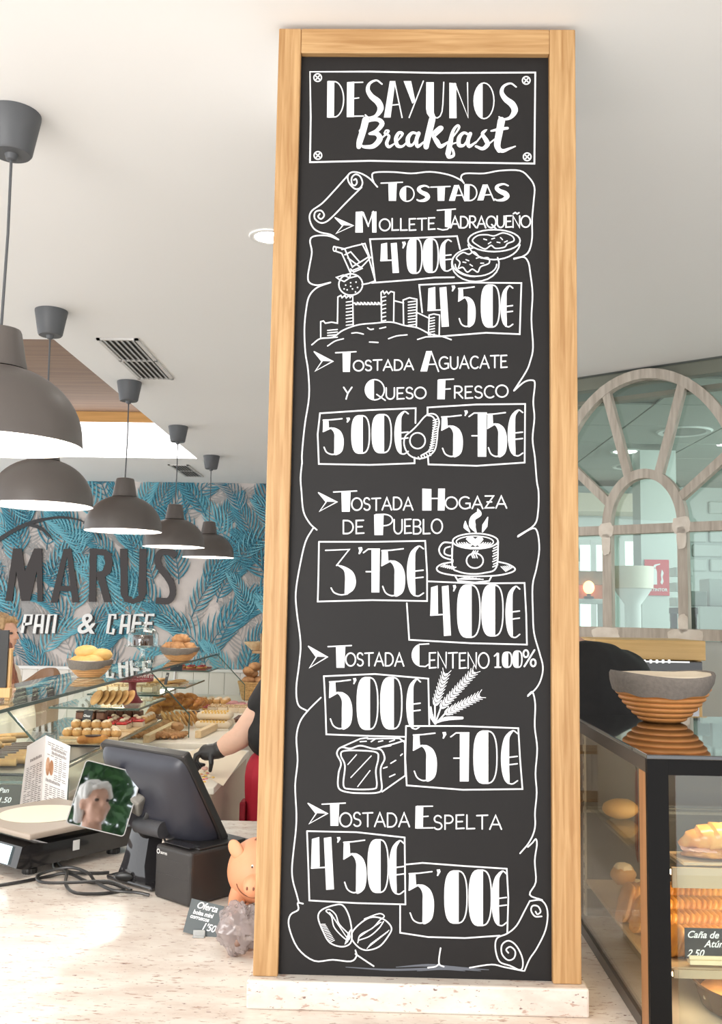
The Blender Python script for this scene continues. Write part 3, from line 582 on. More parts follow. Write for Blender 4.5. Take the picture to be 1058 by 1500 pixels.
pr(6, "4'00€", [(573, 50, 660, 262), (665, 48, 682, 76), (688, 48, 782, 268), (790, 48, 878, 262), (888, 55, 948, 268)], [[(560, 33), (770, 42), (968, 40), (975, 170), (978, 298), (740, 292), (485, 278), (480, 200), (475, 125)]], "4'00€ under the coffee cup")
pr(7, "5'00€", [(173, 96, 268, 300), (268, 92, 285, 118), (288, 90, 372, 302), (384, 90, 470, 300), (488, 98, 546, 300)], [[(582, 285), (578, 95), (360, 76), (152, 85), (158, 200), (162, 322), (320, 328), (480, 332)]], "5'00€ beside the wheat ears")
pr(7, "5'70€", [(515, 313, 613, 512), (632, 312, 652, 340), (668, 312, 745, 514), (764, 308, 858, 522), (874, 308, 942, 524)], [[(487, 288), (710, 288), (945, 297), (952, 420), (962, 545), (720, 548), (490, 530), (484, 420), (487, 288)]], "5'70€")
pr(8, "4'50€", [(118, 170, 205, 370), (213, 170, 230, 192), (240, 178, 328, 382), (334, 180, 410, 380), (412, 185, 470, 386)], [[(103, 148), (290, 152), (472, 172), (475, 425), (290, 420), (112, 410), (108, 280), (103, 148)]], "4'50€ over the beans")
pr(8, "5'00€", [(487, 297, 583, 497), (590, 292, 608, 318), (624, 298, 708, 496), (716, 295, 800, 505), (800, 300, 858, 505)], [[(478, 274), (540, 268), (700, 280), (858, 290), (864, 400), (860, 535)], [(455, 430), (455, 532), (560, 548), (700, 552), (832, 543)]], "5'00€ in the lowest box")
# drawings
Z(9); I.line([(205, 762), (242, 770), (268, 832)], 2.3); I.line([(212, 778), (232, 785), (260, 848)], 2.3); I.ellipse(208, 770, 5, 8, w=2); I.line([(300, 752), (320, 790), (345, 878), (322, 886), (300, 890)], 2.3); I.line([(232, 772), (268, 762), (310, 752), (325, 795), (298, 812), (268, 830)], 2.3)
for l in ([(252, 800), (300, 836), (272, 848), (262, 838)], [(242, 790), (262, 780), (290, 812)], [(262, 845), (300, 830), (330, 798)]): I.line(l, 2.2)
I.ellipse(262, 890, 40, 36, w=2.4); I.line([(222, 872), (214, 866), (238, 858), (258, 868), (240, 880), (222, 872)], 2.2); I.line([(240, 862), (262, 852), (258, 868), (282, 862)], 2.2)
for x, y in ((245, 892), (262, 884), (280, 882), (250, 908), (268, 905), (285, 900), (262, 896), (240, 905), (278, 915)): I.dot(x, y, 2.6)
I.done('drawing', 'drawn glass with straw and strawberry')
Z(3); I.line([(88, 335), (88, 268), (100, 265), (108, 275), (135, 270), (160, 275), (162, 162), (175, 155), (180, 165), (192, 155), (198, 166), (210, 155), (215, 165), (226, 155), (228, 285)], 2.2)
I.line([(229, 188)]+[p for i in range(8) for p in ((236+i*15, 188), (238+i*15, 194), (244+i*15, 194), (246+i*15, 186))], 2.2); I.line([(350, 270), (348, 142), (356, 136), (362, 148), (372, 138), (380, 148), (390, 138), (404, 142), (402, 272)], 2.2); I.line([(405, 178), (445, 188)], 2.2)
I.line([(445, 280), (443, 175), (470, 165), (502, 172), (500, 290)], 2.2); I.line([(505, 230), (552, 252)], 2.2); I.line([(552, 325), (555, 240), (575, 235), (600, 240), (598, 330)], 2.2)
for x0, x1, y0, y1, n in ((198, 226, 180, 280, 8), (352, 368, 160, 262, 7), (465, 496, 180, 280, 9), (558, 578, 250, 322, 7), (118, 160, 302, 335, 4)):
    for i in range(n): y = y0+(y1-y0)*i/(n-1); I.line([(x0, y+4), (x1, y)], 1.9)
I.line([(50, 368), (85, 342), (140, 335), (185, 305), (250, 282), (320, 275), (390, 270), (450, 285), (505, 295), (560, 322), (610, 332), (650, 346)], 2.3, sm=True); I.line([(505, 345), (540, 334), (600, 332)], 2.2)
for l in ([(118, 373), (150, 352), (186, 342)], [(222, 318), (245, 316), (272, 322)], [(290, 295), (302, 302), (315, 300)], [(342, 298), (368, 292)], [(380, 342), (415, 330), (460, 325)], [(298, 356), (335, 358)]): I.line(l, 2.1, sm=True)
I.done('drawing', 'drawn castle on a hill')
Z(9); I.ellipse(745, 742, 88, 37, w=2.4); I.line(E(745, 748, 88, 58, 8, 172), 2.4); I.line([(672, 742), (690, 725), (720, 722), (745, 726), (775, 716), (805, 726), (812, 742), (790, 752), (780, 764), (750, 768), (735, 758), (715, 770), (690, 758)], 2.2, sm=True, closed=True)
I.line(E(682, 820, 80, 60, -20, 200), 2.4); I.ellipse(680, 815, 76, 48, -95, -270, w=2.3); I.line(E(684, 822, 70, 40, 0, 180), 2.2); I.line([(618, 800), (640, 782), (660, 788), (678, 780), (700, 800), (725, 800), (728, 818), (700, 830), (690, 848), (672, 838), (655, 848), (640, 832), (625, 835), (630, 815)], 2.2, sm=True, closed=True)
for x, y, a in ((715, 738, .3), (742, 735, -.3), (770, 735, .8), (730, 750, -.6), (760, 748, .2), (785, 745, -.4), (655, 808, .4), (690, 800, -.3), (668, 825, .6), (705, 818, 0), (645, 815, .2)): I.line([(x-5*math.cos(a), y-5*math.sin(a)), (x+5*math.cos(a), y+5*math.sin(a))], 1.9)
I.done('drawing', 'drawn halves of a topped bread roll')
Z(4); av = [(535, 325), (560, 312), (585, 318), (598, 345), (592, 385), (588, 430), (578, 470), (550, 495), (510, 505), (470, 490), (448, 450), (452, 410), (480, 385), (505, 360)]
s_l = I.lay
I.line(av, 2.4, sm=True, closed=True); I.line([(545, 318), (570, 325), (582, 350), (572, 390), (568, 435), (555, 470), (520, 492)], 2.3, sm=True); I.ellipse(505, 428, 33, 34, w=2.4)
for i in range(14): t = i/13; x = 586-20*t*t; y = 335+135*t; I.line([(x-14, y+6), (x+4, y)], 1.9)
for i in range(5): I.line([(556-i*12, 482+i*4), (562-i*12, 492+i*4)], 1.9)
I.done('drawing', 'drawn half avocado')
Z(5); I.ellipse(762, 265, 95, 32, w=2.5); I.ellipse(760, 268, 78, 24, w=2); I.line([(667, 268), (666, 370), (690, 392), (740, 402), (800, 398), (850, 375), (858, 268)], 2.5, sm=True); I.ellipse(760, 347, 35, 31, w=2.4)
I.fill([(762, 288), (735, 270), (722, 256), (732, 246), (748, 246), (762, 256), (775, 246), (790, 248), (796, 258), (785, 272)])
I.line([(660, 272), (628, 272), (610, 300), (625, 330), (668, 345)], 2.6, sm=True); I.line([(656, 288), (636, 296), (634, 318), (662, 325), (664, 296)], 2.4, sm=True)
I.line([(668, 352), (620, 362), (600, 380), (620, 398), (690, 410), (780, 412), (860, 408), (915, 395), (928, 380), (900, 362), (860, 352)], 2.5, sm=True); I.line([(678, 412), (690, 432), (760, 438), (820, 432), (830, 412)], 2.4)
for i in range(9): I.line([(835+(i % 2)*3, 285+i*11), (856, 276+i*11)], 2)
for i in range(6): I.line([(618+i*9, 372+i*2), (636+i*9, 364+i*2)], 1.7); I.line([(870+i*8, 372-i), (890+i*5, 392-i*3)], 1.7); I.line([(690+i*7, 425), (725+i*14, 415+i*2)], 1.7)
for i in range(4): I.ellipse(760, 268, 36+i*10, 14+i*3, 10, 70, w=1.7); I.ellipse(760, 268, 36+i*10, 14+i*3, 110, 170, w=1.7)
for pts, ws in (([(765, 228), (750, 200), (752, 170), (776, 150), (772, 130)], [2, 10, 8, 9, 1.5]), ([(738, 226), (722, 205), (720, 182)], [2, 7, 1.5]), ([(792, 226), (802, 200), (814, 165)], [2, 8, 1.5])): I.line(pts, sm=True, ws=ws)
for x in (752, 760, 770): I.line([(x, 335), (x-5, 320), (x+3, 306)], 2, sm=True)
I.done('drawing', 'drawn steaming coffee cup on a saucer')
Z(7)
for (x0, y0), (x1, y1), (rx, ry) in (((605, 205), (650, 68), (605, 275)), ((628, 215), (768, 62), (606, 278)), ((645, 238), (792, 162), (608, 278))):
    I.line([(rx, ry), (x0, y0)], 2.6); dx, dy = x1-x0, y1-y0; L = math.hypot(dx, dy); dx /= L; dy /= L; n = int(L/15)
    for i in range(n):
        t = i/n; cx, cy = x0+dx*L*t, y0+dy*L*t
        for sd in (-1, 1):
            ax, ay = dx*.8-sd*dy*.6, dy*.8+sd*dx*.6
            I.line([(cx, cy), (cx+ax*9, cy+ay*9), (cx+ax*20*(1-.3*t), cy+ay*20*(1-.3*t))], ws=[1.6, 3.6, 1.8]); I.line([(cx+ax*16, cy+ay*16), (cx+ax*30+dx*4, cy+ay*30+dy*4)], 1.1)
I.line([(606, 278), (590, 245), (588, 210)], sm=True, ws=[3, 6, 2]); I.line([(606, 275), (650, 258), (716, 255)], sm=True, ws=[2.5, 6, 4])
I.done('drawing', 'drawn ears of wheat')
I.line([(222, 375), (205, 400), (222, 440), (212, 480), (212, 540), (250, 558), (310, 562), (368, 560), (388, 545), (384, 490), (385, 455), (400, 420), (385, 385), (350, 380), (300, 368), (260, 380)], 2.6, sm=True, closed=True)
I.line([(232, 390), (222, 410), (238, 450), (232, 530), (260, 545), (350, 545), (368, 530), (364, 470), (374, 420), (365, 395), (300, 388)], 2.5, sm=True, closed=True)
I.line([(222, 375), (300, 340), (330, 336)], 2.4); I.line([(370, 378), (440, 360), (478, 348)], 2.4); I.line([(330, 340), (460, 338), (482, 355), (484, 490), (390, 556)], 2.4)
for l in ([(250, 445), (285, 405)], [(262, 498), (345, 410)], [(290, 535), (340, 470)]): I.line(l, 1.7)
for l in ([(300, 352), (325, 350)], [(345, 352), (360, 342)], [(375, 352), (392, 348)], [(400, 372), (425, 368)], [(420, 352), (440, 345)], [(425, 440), (445, 428)], [(395, 460), (410, 455)], [(420, 495), (442, 485)], [(465, 408), (472, 402)]): I.line(l, 2.1)
I.done('drawing', 'drawn loaf of sliced bread')
Z(8)
I.line([(145, 475), (160, 445), (210, 427), (240, 430), (262, 470), (272, 525), (268, 570), (235, 585), (190, 570), (165, 530)], 2.4, sm=True, closed=True); I.line([(175, 450), (195, 470), (205, 510), (235, 545), (258, 560), (262, 540), (225, 500), (212, 465), (190, 445)], 2, sm=True, closed=True)
I.line([(270, 545), (290, 510), (340, 475), (390, 480), (422, 512), (410, 545), (375, 585), (325, 598), (290, 580)], 2.4, sm=True, closed=True); I.line([(295, 570), (305, 540), (350, 515), (378, 485), (395, 470), (375, 460), (320, 480)], 2, sm=True)
I.line([(300, 560), (340, 545), (375, 515), (392, 490)], 2, sm=True)
for i in range(12):
    t = i/11; I.line([(188+t*55, 455+t*80), (200+t*58, 468+t*88)], 1.3); I.line([(155+t*35, 500+t*68), (172+t*35, 500+t*60)], 1.2); I.line([(268-t*10, 520+t*45), (258-t*12, 535+t*40)], 1.2); I.line([(302+t*75, 548-t*55), (312+t*72, 540-t*48)], 1.3); I.line([(330+t*75, 592-t*60), (345+t*68, 572-t*50)], 1.2)
I.done('drawing', 'drawn pair of coffee beans')
sm_m = mat('chalk_smear', (.12, .13, .155), .7)
Z(8)
for pts, ww in (([(440, 662), (560, 655), (660, 664), (790, 672)], [1, 4, 4, 1]), ([(250, 662), (420, 672), (600, 668), (700, 676)], [1, 3, 3.5, 1]), ([(520, 676), (640, 668), (760, 676)], [1, 3, 1])): I.line(pts, sm=True, ws=ww)
o = I.mb.build('chalk_smear', sm_m, mb_t, smooth=False); o['label'] = 'faint wiped smear of chalk'
# ================================================================== service counter and what stands on it
CZ = .945
stone_c = granite('granite_counter', (.84, .77, .69), (.72, .61, .53), (.24, .14, .12))
ct = thing('service_counter', 'long service counter with a speckled pale granite top across the foreground', 'counter')
LP = [(-3.2, 1.15), (1.75, 1.15), (1.75, 2.42), (-.05, 2.42), (-.05, 3.30), (-3.2, 3.30)]; XY = frame(V((0, 0, 0)), V((1, 0, 0)), V((0, 0, 1)), V((0, 1, 0)))
b = MB(); b.prism(LP, .04, Matrix.Translation((0, 0, CZ-.04)) @ XY); b.build('granite_top', stone_c, ct)
b = MB(); b.prism([(-3.15, 1.22), (1.7, 1.22), (1.7, 2.36), (-.1, 2.36), (-.1, 3.22), (-3.15, 3.22)], CZ-.0405, XY); b.build('front_panel', mat('counter_front', (.6, .57, .53), .6), ct)
def quadM(tl, tr, br, bl):     # frame of a tilted panel from four corners
    c = (tl+tr+br+bl)/4; x = ((tr-tl)+(br-bl)).normalized(); z = ((tl-bl)+(tr-br)); z = (z-x*z.dot(x)).normalized(); y = z.cross(x)
    return frame(c, x, y, z), ((tr-tl).length+(br-bl).length)/2, ((tl-bl).length+(tr-br).length)/2
# ---- kitchen scale
sx = V((.58, .815, 0)).normalized(); sy = V((-sx.y, sx.x, 0)); so_ = atZ(40, 1283, CZ); so_.z = CZ
M = frame(so_, sx, sy, V((0, 0, 1)))          # x runs back along its right side, y runs left along its front
t = thing('shop_scale', 'black price scale with a tan pan beside the customer screen', 'scale')
b = MB(); b.smooth = False
prof = [(-.02, .022), (.375, .022), (.375, .045), (.34, .075), (.05, .078), (.01, .085), (-.03, .082), (-.045, .03)]
b.prism([(p[0], p[1]) for p in prof], .335, M @ Matrix.Translation((0, -.015, 0))); b.build('housing', mat('scale_black', (.02, .018, .018), .15, coat=.5), t)
b = MB(); b.bbox((-.02, -.03, .098), (.33, .335, .114), .006, M); b.build('weighing_pan', mat('pan_tan', (.40, .33, .27), .45), t)
b = MB(); b.box((.05, .05, .086), (.28, .26, .0979), M); b.build('pan_support', BLACK, t)
b = MB(); b.smooth = True; b.lathe([(0, .1142), (.118, .1142), (.121, .1145), (.121, .1152), (0, .1154)], M @ V((.155, .165, 0)), 48); b.build('pan_disc', mat('disc_cream', (.9, .82, .66), .5), t)
scn = mat('screen_white_glow', (.4, .5, .52), .2, emit=(.75, .95, 1), es=.9)
b = MB(); p0, p1 = V((-.0455, 0, .034)), V((-.0325, 0, .078)); dx = V((-.003, 0, .0009))
b.add([M @ (p0+dx+V((0, .02, 0))), M @ (p0+dx+V((0, .29, 0))), M @ (p1+dx+V((0, .29, 0))), M @ (p1+dx+V((0, .02, 0)))], [(0, 1, 2, 3)]); b.build('display', scn, t)
b = MB(); b.box((.13, -.0158, .043), (.152, -.0152, .07), M); b.build('sticker', WHITE, t)
for x, y in ((.02, .02), (.30, .02), (.02, .29), (.30, .29)):
    b = MB(); b.smooth = True
    b.lathe([(0, 0), (.018, 0), (.019, .004), (.019, .014), (.015, .017), (.008, .018), (.008, .0218), (0, .0218)], M @ V((x, y, 0)), 28, wob=lambda a, i, r, z: (r*(1+.05*math.cos(a*14)) if 0 < i < 4 else r, z)); b.build('foot', BLACK, t)
# ---- till: stand, customer screen, monitor
gloss = mat('gloss_black', (.03, .028, .03), .08, coat=.6); tb = mat('till_black', (.035, .036, .042), .38); tb2 = mat('till_blue_black', (.030, .031, .042), .35)
t = thing('till', 'black point of sale till with a customer screen and a tilted monitor seen from behind', 'till')
fx = V((.8, -.6, 0)); fy = V((.6, .8, 0)); base = atZ(187, 1296, CZ); base.z = CZ+.0003
M = frame(base, fx, fy, V((0, 0, 1)))
b = MB(); b.bbox((-.085, -.005, 0), (.10, .20, .012), .005, M); b.build('base_plate', gloss, t)
b = MB(); b.smooth = True; sec = []
for z, y, hw, d in ((.012, .012, .068, .035), (.05, .018, .052, .04), (.12, .035, .044, .04), (.22, .065, .04, .036), (.27, .085, .036, .034)): sec.append((z, y, hw, d))
vs = []
for z, y, hw, d in sec: vs += [M @ V((sx_*hw*c, y+d*sy_, z)) for sx_, sy_, c in ((-1, .15, .9), (-.85, -.05, 1), (0, -.25, 1), (.85, -.05, 1), (1, .15, .9), (1, 1, 1), (-1, 1, 1))]
b.add(vs, [(i*7+k, i*7+(k+1) % 7, (i+1)*7+(k+1) % 7, (i+1)*7+k) for i in range(4) for k in range(7)]+[tuple(range(7)), tuple(28+k for k in range(6, -1, -1))])
b.build('column', gloss, t)
b = MB(); b.smooth = True; b.ell(M @ V((-.005, -.008, .02)), (.024, .005, .012)); b.build('cable_cutout', BLACK, t)
# customer screen
QM, qw, qh = quadM(atY(121, 1113, 2.452), atY(205, 1131, 2.488), atY(186, 1229, 2.452), atY(101, 1205, 2.416))
b = MB()
def rrect(w_, h_, r, n=5): return [(sx_*(w_/2-r)+r*math.cos(a), sz*(h_/2-r)+r*math.sin(a)) for sx_, sz, a0 in ((1, 1, 0), (-1, 1, PI/2), (-1, -1, PI), (1, -1, PI*1.5)) for a in [a0+PI/2*i/n for i in range(n+1)]]
b.prism(rrect(qw, qh, .009), .018, QM); cs = b.build('customer_screen', tb, t)
b = MB(); out_, inn_ = rrect(qw, qh, .009), rrect(qw-.005, qh-.005, .007)
b.add([QM @ V((p[0], -.0022, p[1])) for p in out_]+[QM @ V((p[0], -.0022, p[1])) for p in inn_]+[QM @ V((p[0], 0, p[1])) for p in out_], [(i, (i+1) % 24, (i+1) % 24+24, i+24) for i in range(24)]+[(i, (i+1) % 24, (i+1) % 24+48, i+48) for i in range(24)]); b.build('screen_rim', mat('rim_grey', (.42, .4, .38), .3, .6), cs)
b = MB(); b.prism(rrect(qw-.005, qh-.005, .007), .001, QM @ Matrix.Translation((0, -.0012, 0))); b.build('screen_glass', mat('dark_mirror_glass', (.50, .52, .54), .02, 1.), cs)
b = MB(); b.tube([QM @ V((0, .018, -.01)), M @ V((.0, .085, .24))], .022, 12); b.build('screen_arm', BLACK, t)
# monitor, seen from behind
mx_ = V((.80, -.60, 0)).normalized(); hd = V((-mx_.y, mx_.x, 0)); tl_ = math.radians(32); mz = (V((0, 0, 1))*math.cos(tl_)-hd*math.sin(tl_)).normalized(); my = mz.cross(mx_)
tr = atY(270, 1108, 2.36); MW, MH = .335, .272
MM = frame(tr-mx_*MW/2-mz*MH/2, mx_, my, mz)       # y points towards the screen face
b = MB(); b.bbox((-MW/2, -.004, -MH/2), (MW/2, .022, MH/2), .006, MM); mon = b.build('monitor', BLACK, t)
b = MB(); b.smooth = True; vs = []; NS = 40; lv = ((.985, -.0045), (.965, -.012), (.93, -.020), (.87, -.029), (.78, -.038), (.66, -.044), (.5, -.047), (.25, -.048))
for f_, y in lv:
    for k_ in range(NS):
        a_ = 2*PI*k_/NS; ex = .22+.25*(1-f_); c_, s_ = math.cos(a_), math.sin(a_); px_ = math.copysign(abs(c_)**ex, c_); pz_ = math.copysign(abs(s_)**ex, s_)
        vs.append(MM @ V((px_*MW/2*f_, y*(1.15-.25*pz_), pz_*MH/2*f_)))
b.add(vs, [(i*NS+k, i*NS+(k+1) % NS, i*NS+NS+(k+1) % NS, i*NS+NS+k) for i in range(len(lv)-1) for k in range(NS)]+[tuple((len(lv)-1)*NS+k for k in range(NS))]); b.build('back_shell', tb2, mon)
b = MB(); b.box((-MW/2+.008, .0222, -MH/2+.008), (MW/2-.008, .0226, MH/2-.008), MM); b.build('monitor_glass', mat('screen_dark', (.02, .02, .025), .08), mon)
b = MB(); b.smooth = True; b.tube([MM @ V((.0, -.045, -.03)), MM @ V((0, -.085, -.06)), M @ V((.0, .10, .25))], .021, 14); b.build('monitor_arm', BLACK, t)
hp = MM @ V((.012, -.075, -.05)); b = MB(); b.smooth = True; b.cyl(hp-mx_*.05, hp+mx_*.05, .021, seg=20); b.build('hinge', CHAR, t)
b = MB(); b.bbox((-.012, -.075, -.02), (.02, -.045, .035), .006, MM @ Matrix.Translation((-.03, 0, 0)) @ Matrix.Rotation(.5, 4, 'Y')); b.build('cable_clip', mat('clip_grey', (.2, .19, .17), .4), t)
def cable(name, pts, r, m, parent=None):
    b = MB(); b.smooth = True; b.tube(spline(pts, 6), r, 8); return b.build(name, m, parent)
cable('cable', [MM @ V((.03, -.05, .0)), MM @ V((.08, -.052, -.06)), MM @ V((.12, -.03, -.13)), MM @ V((.12, .03, -.155))], .0035, BLACK, t)
cable('cable', [M @ V((.03, .03, .20)), M @ V((.06, .05, .14)), M @ V((.10, .07, .06)), M @ V((.14, .09, .02))], .003, BLACK, t)
cable('cable', [MM @ V((-.02, -.07, .0)), M @ V((.07, .07, .18)), M @ V((.15, .12, .10))], .003, mat('cable_grey', (.3, .28, .27), .5), t)
# ---- receipt printer
u = V((.775, -.632, 0)); vv = V((.632, .775, 0)); pc = atZ(277, 1331, CZ); pc.z = CZ+.0003
M = frame(pc, u, vv, V((0, 0, 1)))        # origin: near right corner; x along front, y to the back
t = thing('receipt_printer', 'black box shaped receipt printer in front of the monitor', 'printer')
b = MB(); b.bbox((-.138, 0, 0), (0, .205, .128), .009, M, 3); pb = b.build('body', mat('printer_black', (.028, .025, .024), .42), t)
b = MB(); b.bbox((-.134, .03, .1275), (-.004, .182, .1325), .002, M); b.build('lid', BLACK, t)
b = MB(); b.box((-.118, .012, .1326), (-.02, .045, .1335), M); b.build('paper_slot', gloss, t)
b = MB(); b.box((-.131, -.0006, .098), (-.007, 0, .0984), M); b.box((-.131, -.0006, .062), (-.007, 0, .0624), M); b.build('seam', gloss, t)
b = MB(); b.box((-.12, .06, .1326), (-.105, .17, .134), M); b.build('light_strip', mat('strip_grey', (.5, .53, .6), .3), t)
b = MB(); b.ell(M @ V((-.108, .165, .136)), (.006, .006, .003)); b.build('status_light', mat('blue_led', (.1, .2, 1), .3, emit=(.1, .2, 1), es=12), t)
b = text_mb('posiflow'[:3] and 'aures', .012, M @ Matrix.Translation((-.115, -.0012, .108)) @ Matrix.Rotation(PI/2, 4, 'X'), .0002); b.smooth = False
b.lathe([(.004, 0), (.006, 0), (.006, .0006), (.004, .0006)], M @ V((-.123, -.0012, .1125)), 14, M.to_3x3().to_4x4() @ Matrix.Rotation(PI/2, 4, 'X'), cap=False); b.build('maker_mark', WHITE, t)
# ---- looped cable of the scale on the stone
cz = CZ+.0045
def gp(*ps): return [V((q.x, q.y, cz+dz)) for q, dz in ((atZ(p[0], p[1], cz), p[2] if len(p) > 2 else 0) for p in ps)]
o = cable('power_cable', gp((-10, 1298), (30, 1292), (70, 1284), (100, 1284, .008), (130, 1292), (160, 1297, .006), (182, 1303), (150, 1309), (110, 1312, .007), (96, 1300, .009), (97, 1284, .014), (80, 1272), (82, 1262), (100, 1279, .004), (140, 1279), (160, 1278)), .0042, BLACK)
tag(o, 'black power cable lying in loops on the granite before the till', 'cable')
o = cable('power_cable', gp((192, 1309, .0085), (160, 1301, .0165), (110, 1300, .0125), (66, 1298, .0085), (54, 1292, .0085), (62, 1286, .012), (100, 1284, .0235), (128, 1289, .018), (140, 1300, .014), (165, 1310, .010), (200, 1311, .006), (219, 1312, .001)), .0040, BLACK)
tag(o, 'second thinner black cable looped over the first, ending at the printer', 'cable')
# ---- folded leaflet
M0 = atZ(84, 1199, CZ); M0.z = CZ
t = thing('leaflet', 'white folded leaflet with printed text and bread pictures standing behind the scale', 'leaflet')
fold_t, fold_b = atY(67, 1077, 3.24), atY(60, 1195, 3.24); lt, lb = atY(40, 1093, 3.16), atY(26, 1195, 3.16); rt_, rb = atY(103, 1093, 3.13), atY(96, 1197, 3.13)
zmin = min(fold_b.z, lb.z, rb.z)
for q in (fold_b, lb, rb): q.z = CZ+.001
pap = mat('leaflet_paper', (.85, .82, .80), .7); ink_m = mat('print_ink', (.16, .13, .13), .8); pic_m = mat('print_bread', (.42, .2, .1), .7, c2=(.62, .38, .24), nscale=40)
for nm, (a, c, d, e) in (('left_leaf', (lt, fold_t, fold_b, lb)), ('right_leaf', (fold_t, rt_, rb, fold_b))):
    n_ = (c-a).cross(d-a).normalized(); n_ = n_ if n_.dot(V((0, 0, EYE))-(a+c+d+e)/4) > 0 else -n_
    def L(uu, v_, k=.0006): return (a*(1-uu)+c*uu)*(1-v_)+(e*(1-uu)+d*uu)*v_+n_*k
    b = MB(); b.smooth = True; GU, GV = 6, 12
    for kk in (0., -.0006):
        n0 = len(b.v); b.v += [tuple(L(p_/GU, q_/GV, kk)) for p_ in range(GU+1) for q_ in range(GV+1)]
        for p_ in range(GU):
            for q_ in range(GV): f0 = n0+p_*(GV+1)+q_; b.f.append([f0, f0+1, f0+GV+2, f0+GV+1]); b.mi.append(0); b.sm.append(True)
    lf = b.build(nm, pap, t)
    b = MB()
    def bar(u0, u1, v0, v1): b.add([L(u0, v0), L(u1, v0), L(u1, v1), L(u0, v1)], [(0, 1, 2, 3)])
    pics = [(.08, .40, .24, .46), (.58, .92, .78, .93)] if nm == 'right_leaf' else [(.12, .52, .80, .98)]
    titles = [(.28, .10), (.3, .15), (.12, .49)] if nm == 'right_leaf' else [(.25, .20)]
    for u0, v0 in titles:
        for i in range(12): bar(u0+i*.05, u0+i*.05+.026, v0+(i % 3)*.004, v0+.038)
    for i in range(38):
        v0 = .06+i*.024
        for j in range(5):
            u0 = .10+j*.165+rnd.uniform(0, .02); u1 = u0+rnd.uniform(.10, .15)
            if any(p[0]-.03 < (u0+u1)/2 < p[1]+.04 and p[2]-.012 < v0 < p[3]+.01 for p in pics): continue
            if any(abs(v0-tv-.02) < .034 for _, tv in titles) or rnd.random() < .06 or (nm == 'left_leaf' and v0 < .30): continue
            bar(u0, u1, v0, v0+.0075)
    b.build('printing', ink_m, lf)
    for p in pics:
        b = MB(); cx, cw = (p[0]+p[1])/2, (p[1]-p[0])/2
        for k in range(2): b.add([L(p[0]+cw*(.55+k*.95)+math.cos(j*PI/8)*cw*.52, (p[2]+p[3])/2+math.sin(j*PI/8)*(p[3]-p[2])*(.5-.08*k), .0009+k*.0002) for j in range(16)], [tuple(range(16))])
        b.build('picture', pic_m, lf)
# ---- laptop-like keyboard and papers behind the till
kp = atZ(238, 1212, CZ+.01); M = frame(V((kp.x, kp.y, CZ+.0003)), V((.8, -.6, 0)), V((.6, .8, 0)), V((0, 0, 1)))
t = thing('keyboard', 'low keyboard with brown keys lying behind the till column', 'keyboard')
b = MB(); b.bbox((-.15, -.06, 0), (.16, .06, .014), .004, M); b.build('case', CHAR, t)
b = MB()
for i in range(13):
    for j in range(5): b.bbox((-.142+i*.0225, -.053+j*.0215, .0142), (-.142+i*.0225+.019, -.053+j*.0215+.018, .019), .002, M, 1)
tag(b.build('keys', mat('key_brown', (.16, .11, .085), .5), t), kind='stuff')
# ---- slate price tag on a clear foot
a, c, d, e = atY(280, 1315, 2.185), atY(327, 1328, 2.17), atY(318, 1377, 2.15), atY(269, 1366, 2.165)
QM, qw, qh = quadM(a, c, d, e)
t = thing('price_tag', 'small slate price tag for an offer standing before the printer', 'price tag')
b = MB(); b.box((-qw/2, 0, -qh/2), (qw/2, .003, qh/2), QM); b.build('slate', mat('slate_grey', (.085, .10, .105), .6), t)
K = QM @ Matrix.Translation((0, -.0006, 0)) @ Matrix.Rotation(PI/2, 4, 'X')
for s_, sz, x, z, sh in (('Oferta', .0195, -.024, .019, .3), ('bolsa mini', .0125, -.028, .006, .2), ('corruscos', .0118, -.032, -.0035, .2), ("1'50", .0205, -.001, -.021, .3)):
    text_mb(s_, sz, K @ Matrix.Translation((x, z, 0)), shear=sh, space=.94, bold=.0003).build('handwriting', chalk, t)
b = MB(); foot_z = CZ+.0003; p = QM @ V((.0, -.004, -qh/2)); b.bbox((p.x-.012, p.y-.012, foot_z), (p.x+.014, p.y+.03, foot_z+.003), .001); b.bbox((p.x-.012, p.y-.004, foot_z), (p.x+.014, p.y-.001, foot_z+.014), .001); b.build('clear_foot', mat('acrylic', (.85, .86, .85), .1, trans=.6), t)
# ---- terracotta piggy bank
terra = mat('terracotta_pig', (.80, .345, .18), .55, noise_amt=.08, nscale=12)
pp = atZ(347, 1344, CZ); PC = V((pp.x+.036, pp.y+.055, CZ))
t = thing('piggy_bank', 'orange terracotta piggy bank half hidden behind the oak frame', 'piggy bank', PC, math.radians(-8))
b = MB(); b.smooth = True; b.ell((0, .012, .092), (.072, .085, .074), seg=32, rings=20); b.build('body', terra, t)
b = MB(); b.smooth = True; b.caps((.012, -.060, .080), (.014, -.080, .077), .0255, .0235, 20); sn = b.build('snout', terra, t)
for dx_ in (-.009, .009):
    b = MB(); b.smooth = True; b.ell((.014+dx_*.85, -.1028, .079), (.0022, .002, .0042)); b.build('nostril', mat('pig_dark', (.25, .09, .05), .6), sn)
for sx_, nm in ((-1, 'ear'), (1, 'ear')):
    b = MB(); b.smooth = True; R = Matrix.Rotation(sx_*.75, 4, 'Y') @ Matrix.Rotation(-.3, 4, 'X'); b.ell((sx_*.042, -.035, .147), (.017, .008, .026), R); b.build('ear', terra, t)
for dx_ in (-.0065, .0065):
    b = MB(); b.smooth = True; b.ell((.014+dx_, -.0645, .1185), (.0032, .003, .0042)); ey = b.build('eye', mat('eye_white', (.85, .8, .75), .3), t)
    b = MB(); b.smooth = True; b.ell((.014+dx_, -.0672, .1175), (.002, .0013, .0026)); b.build('pupil', BLACK, ey)
b = MB(); b.smooth = True; pts = []
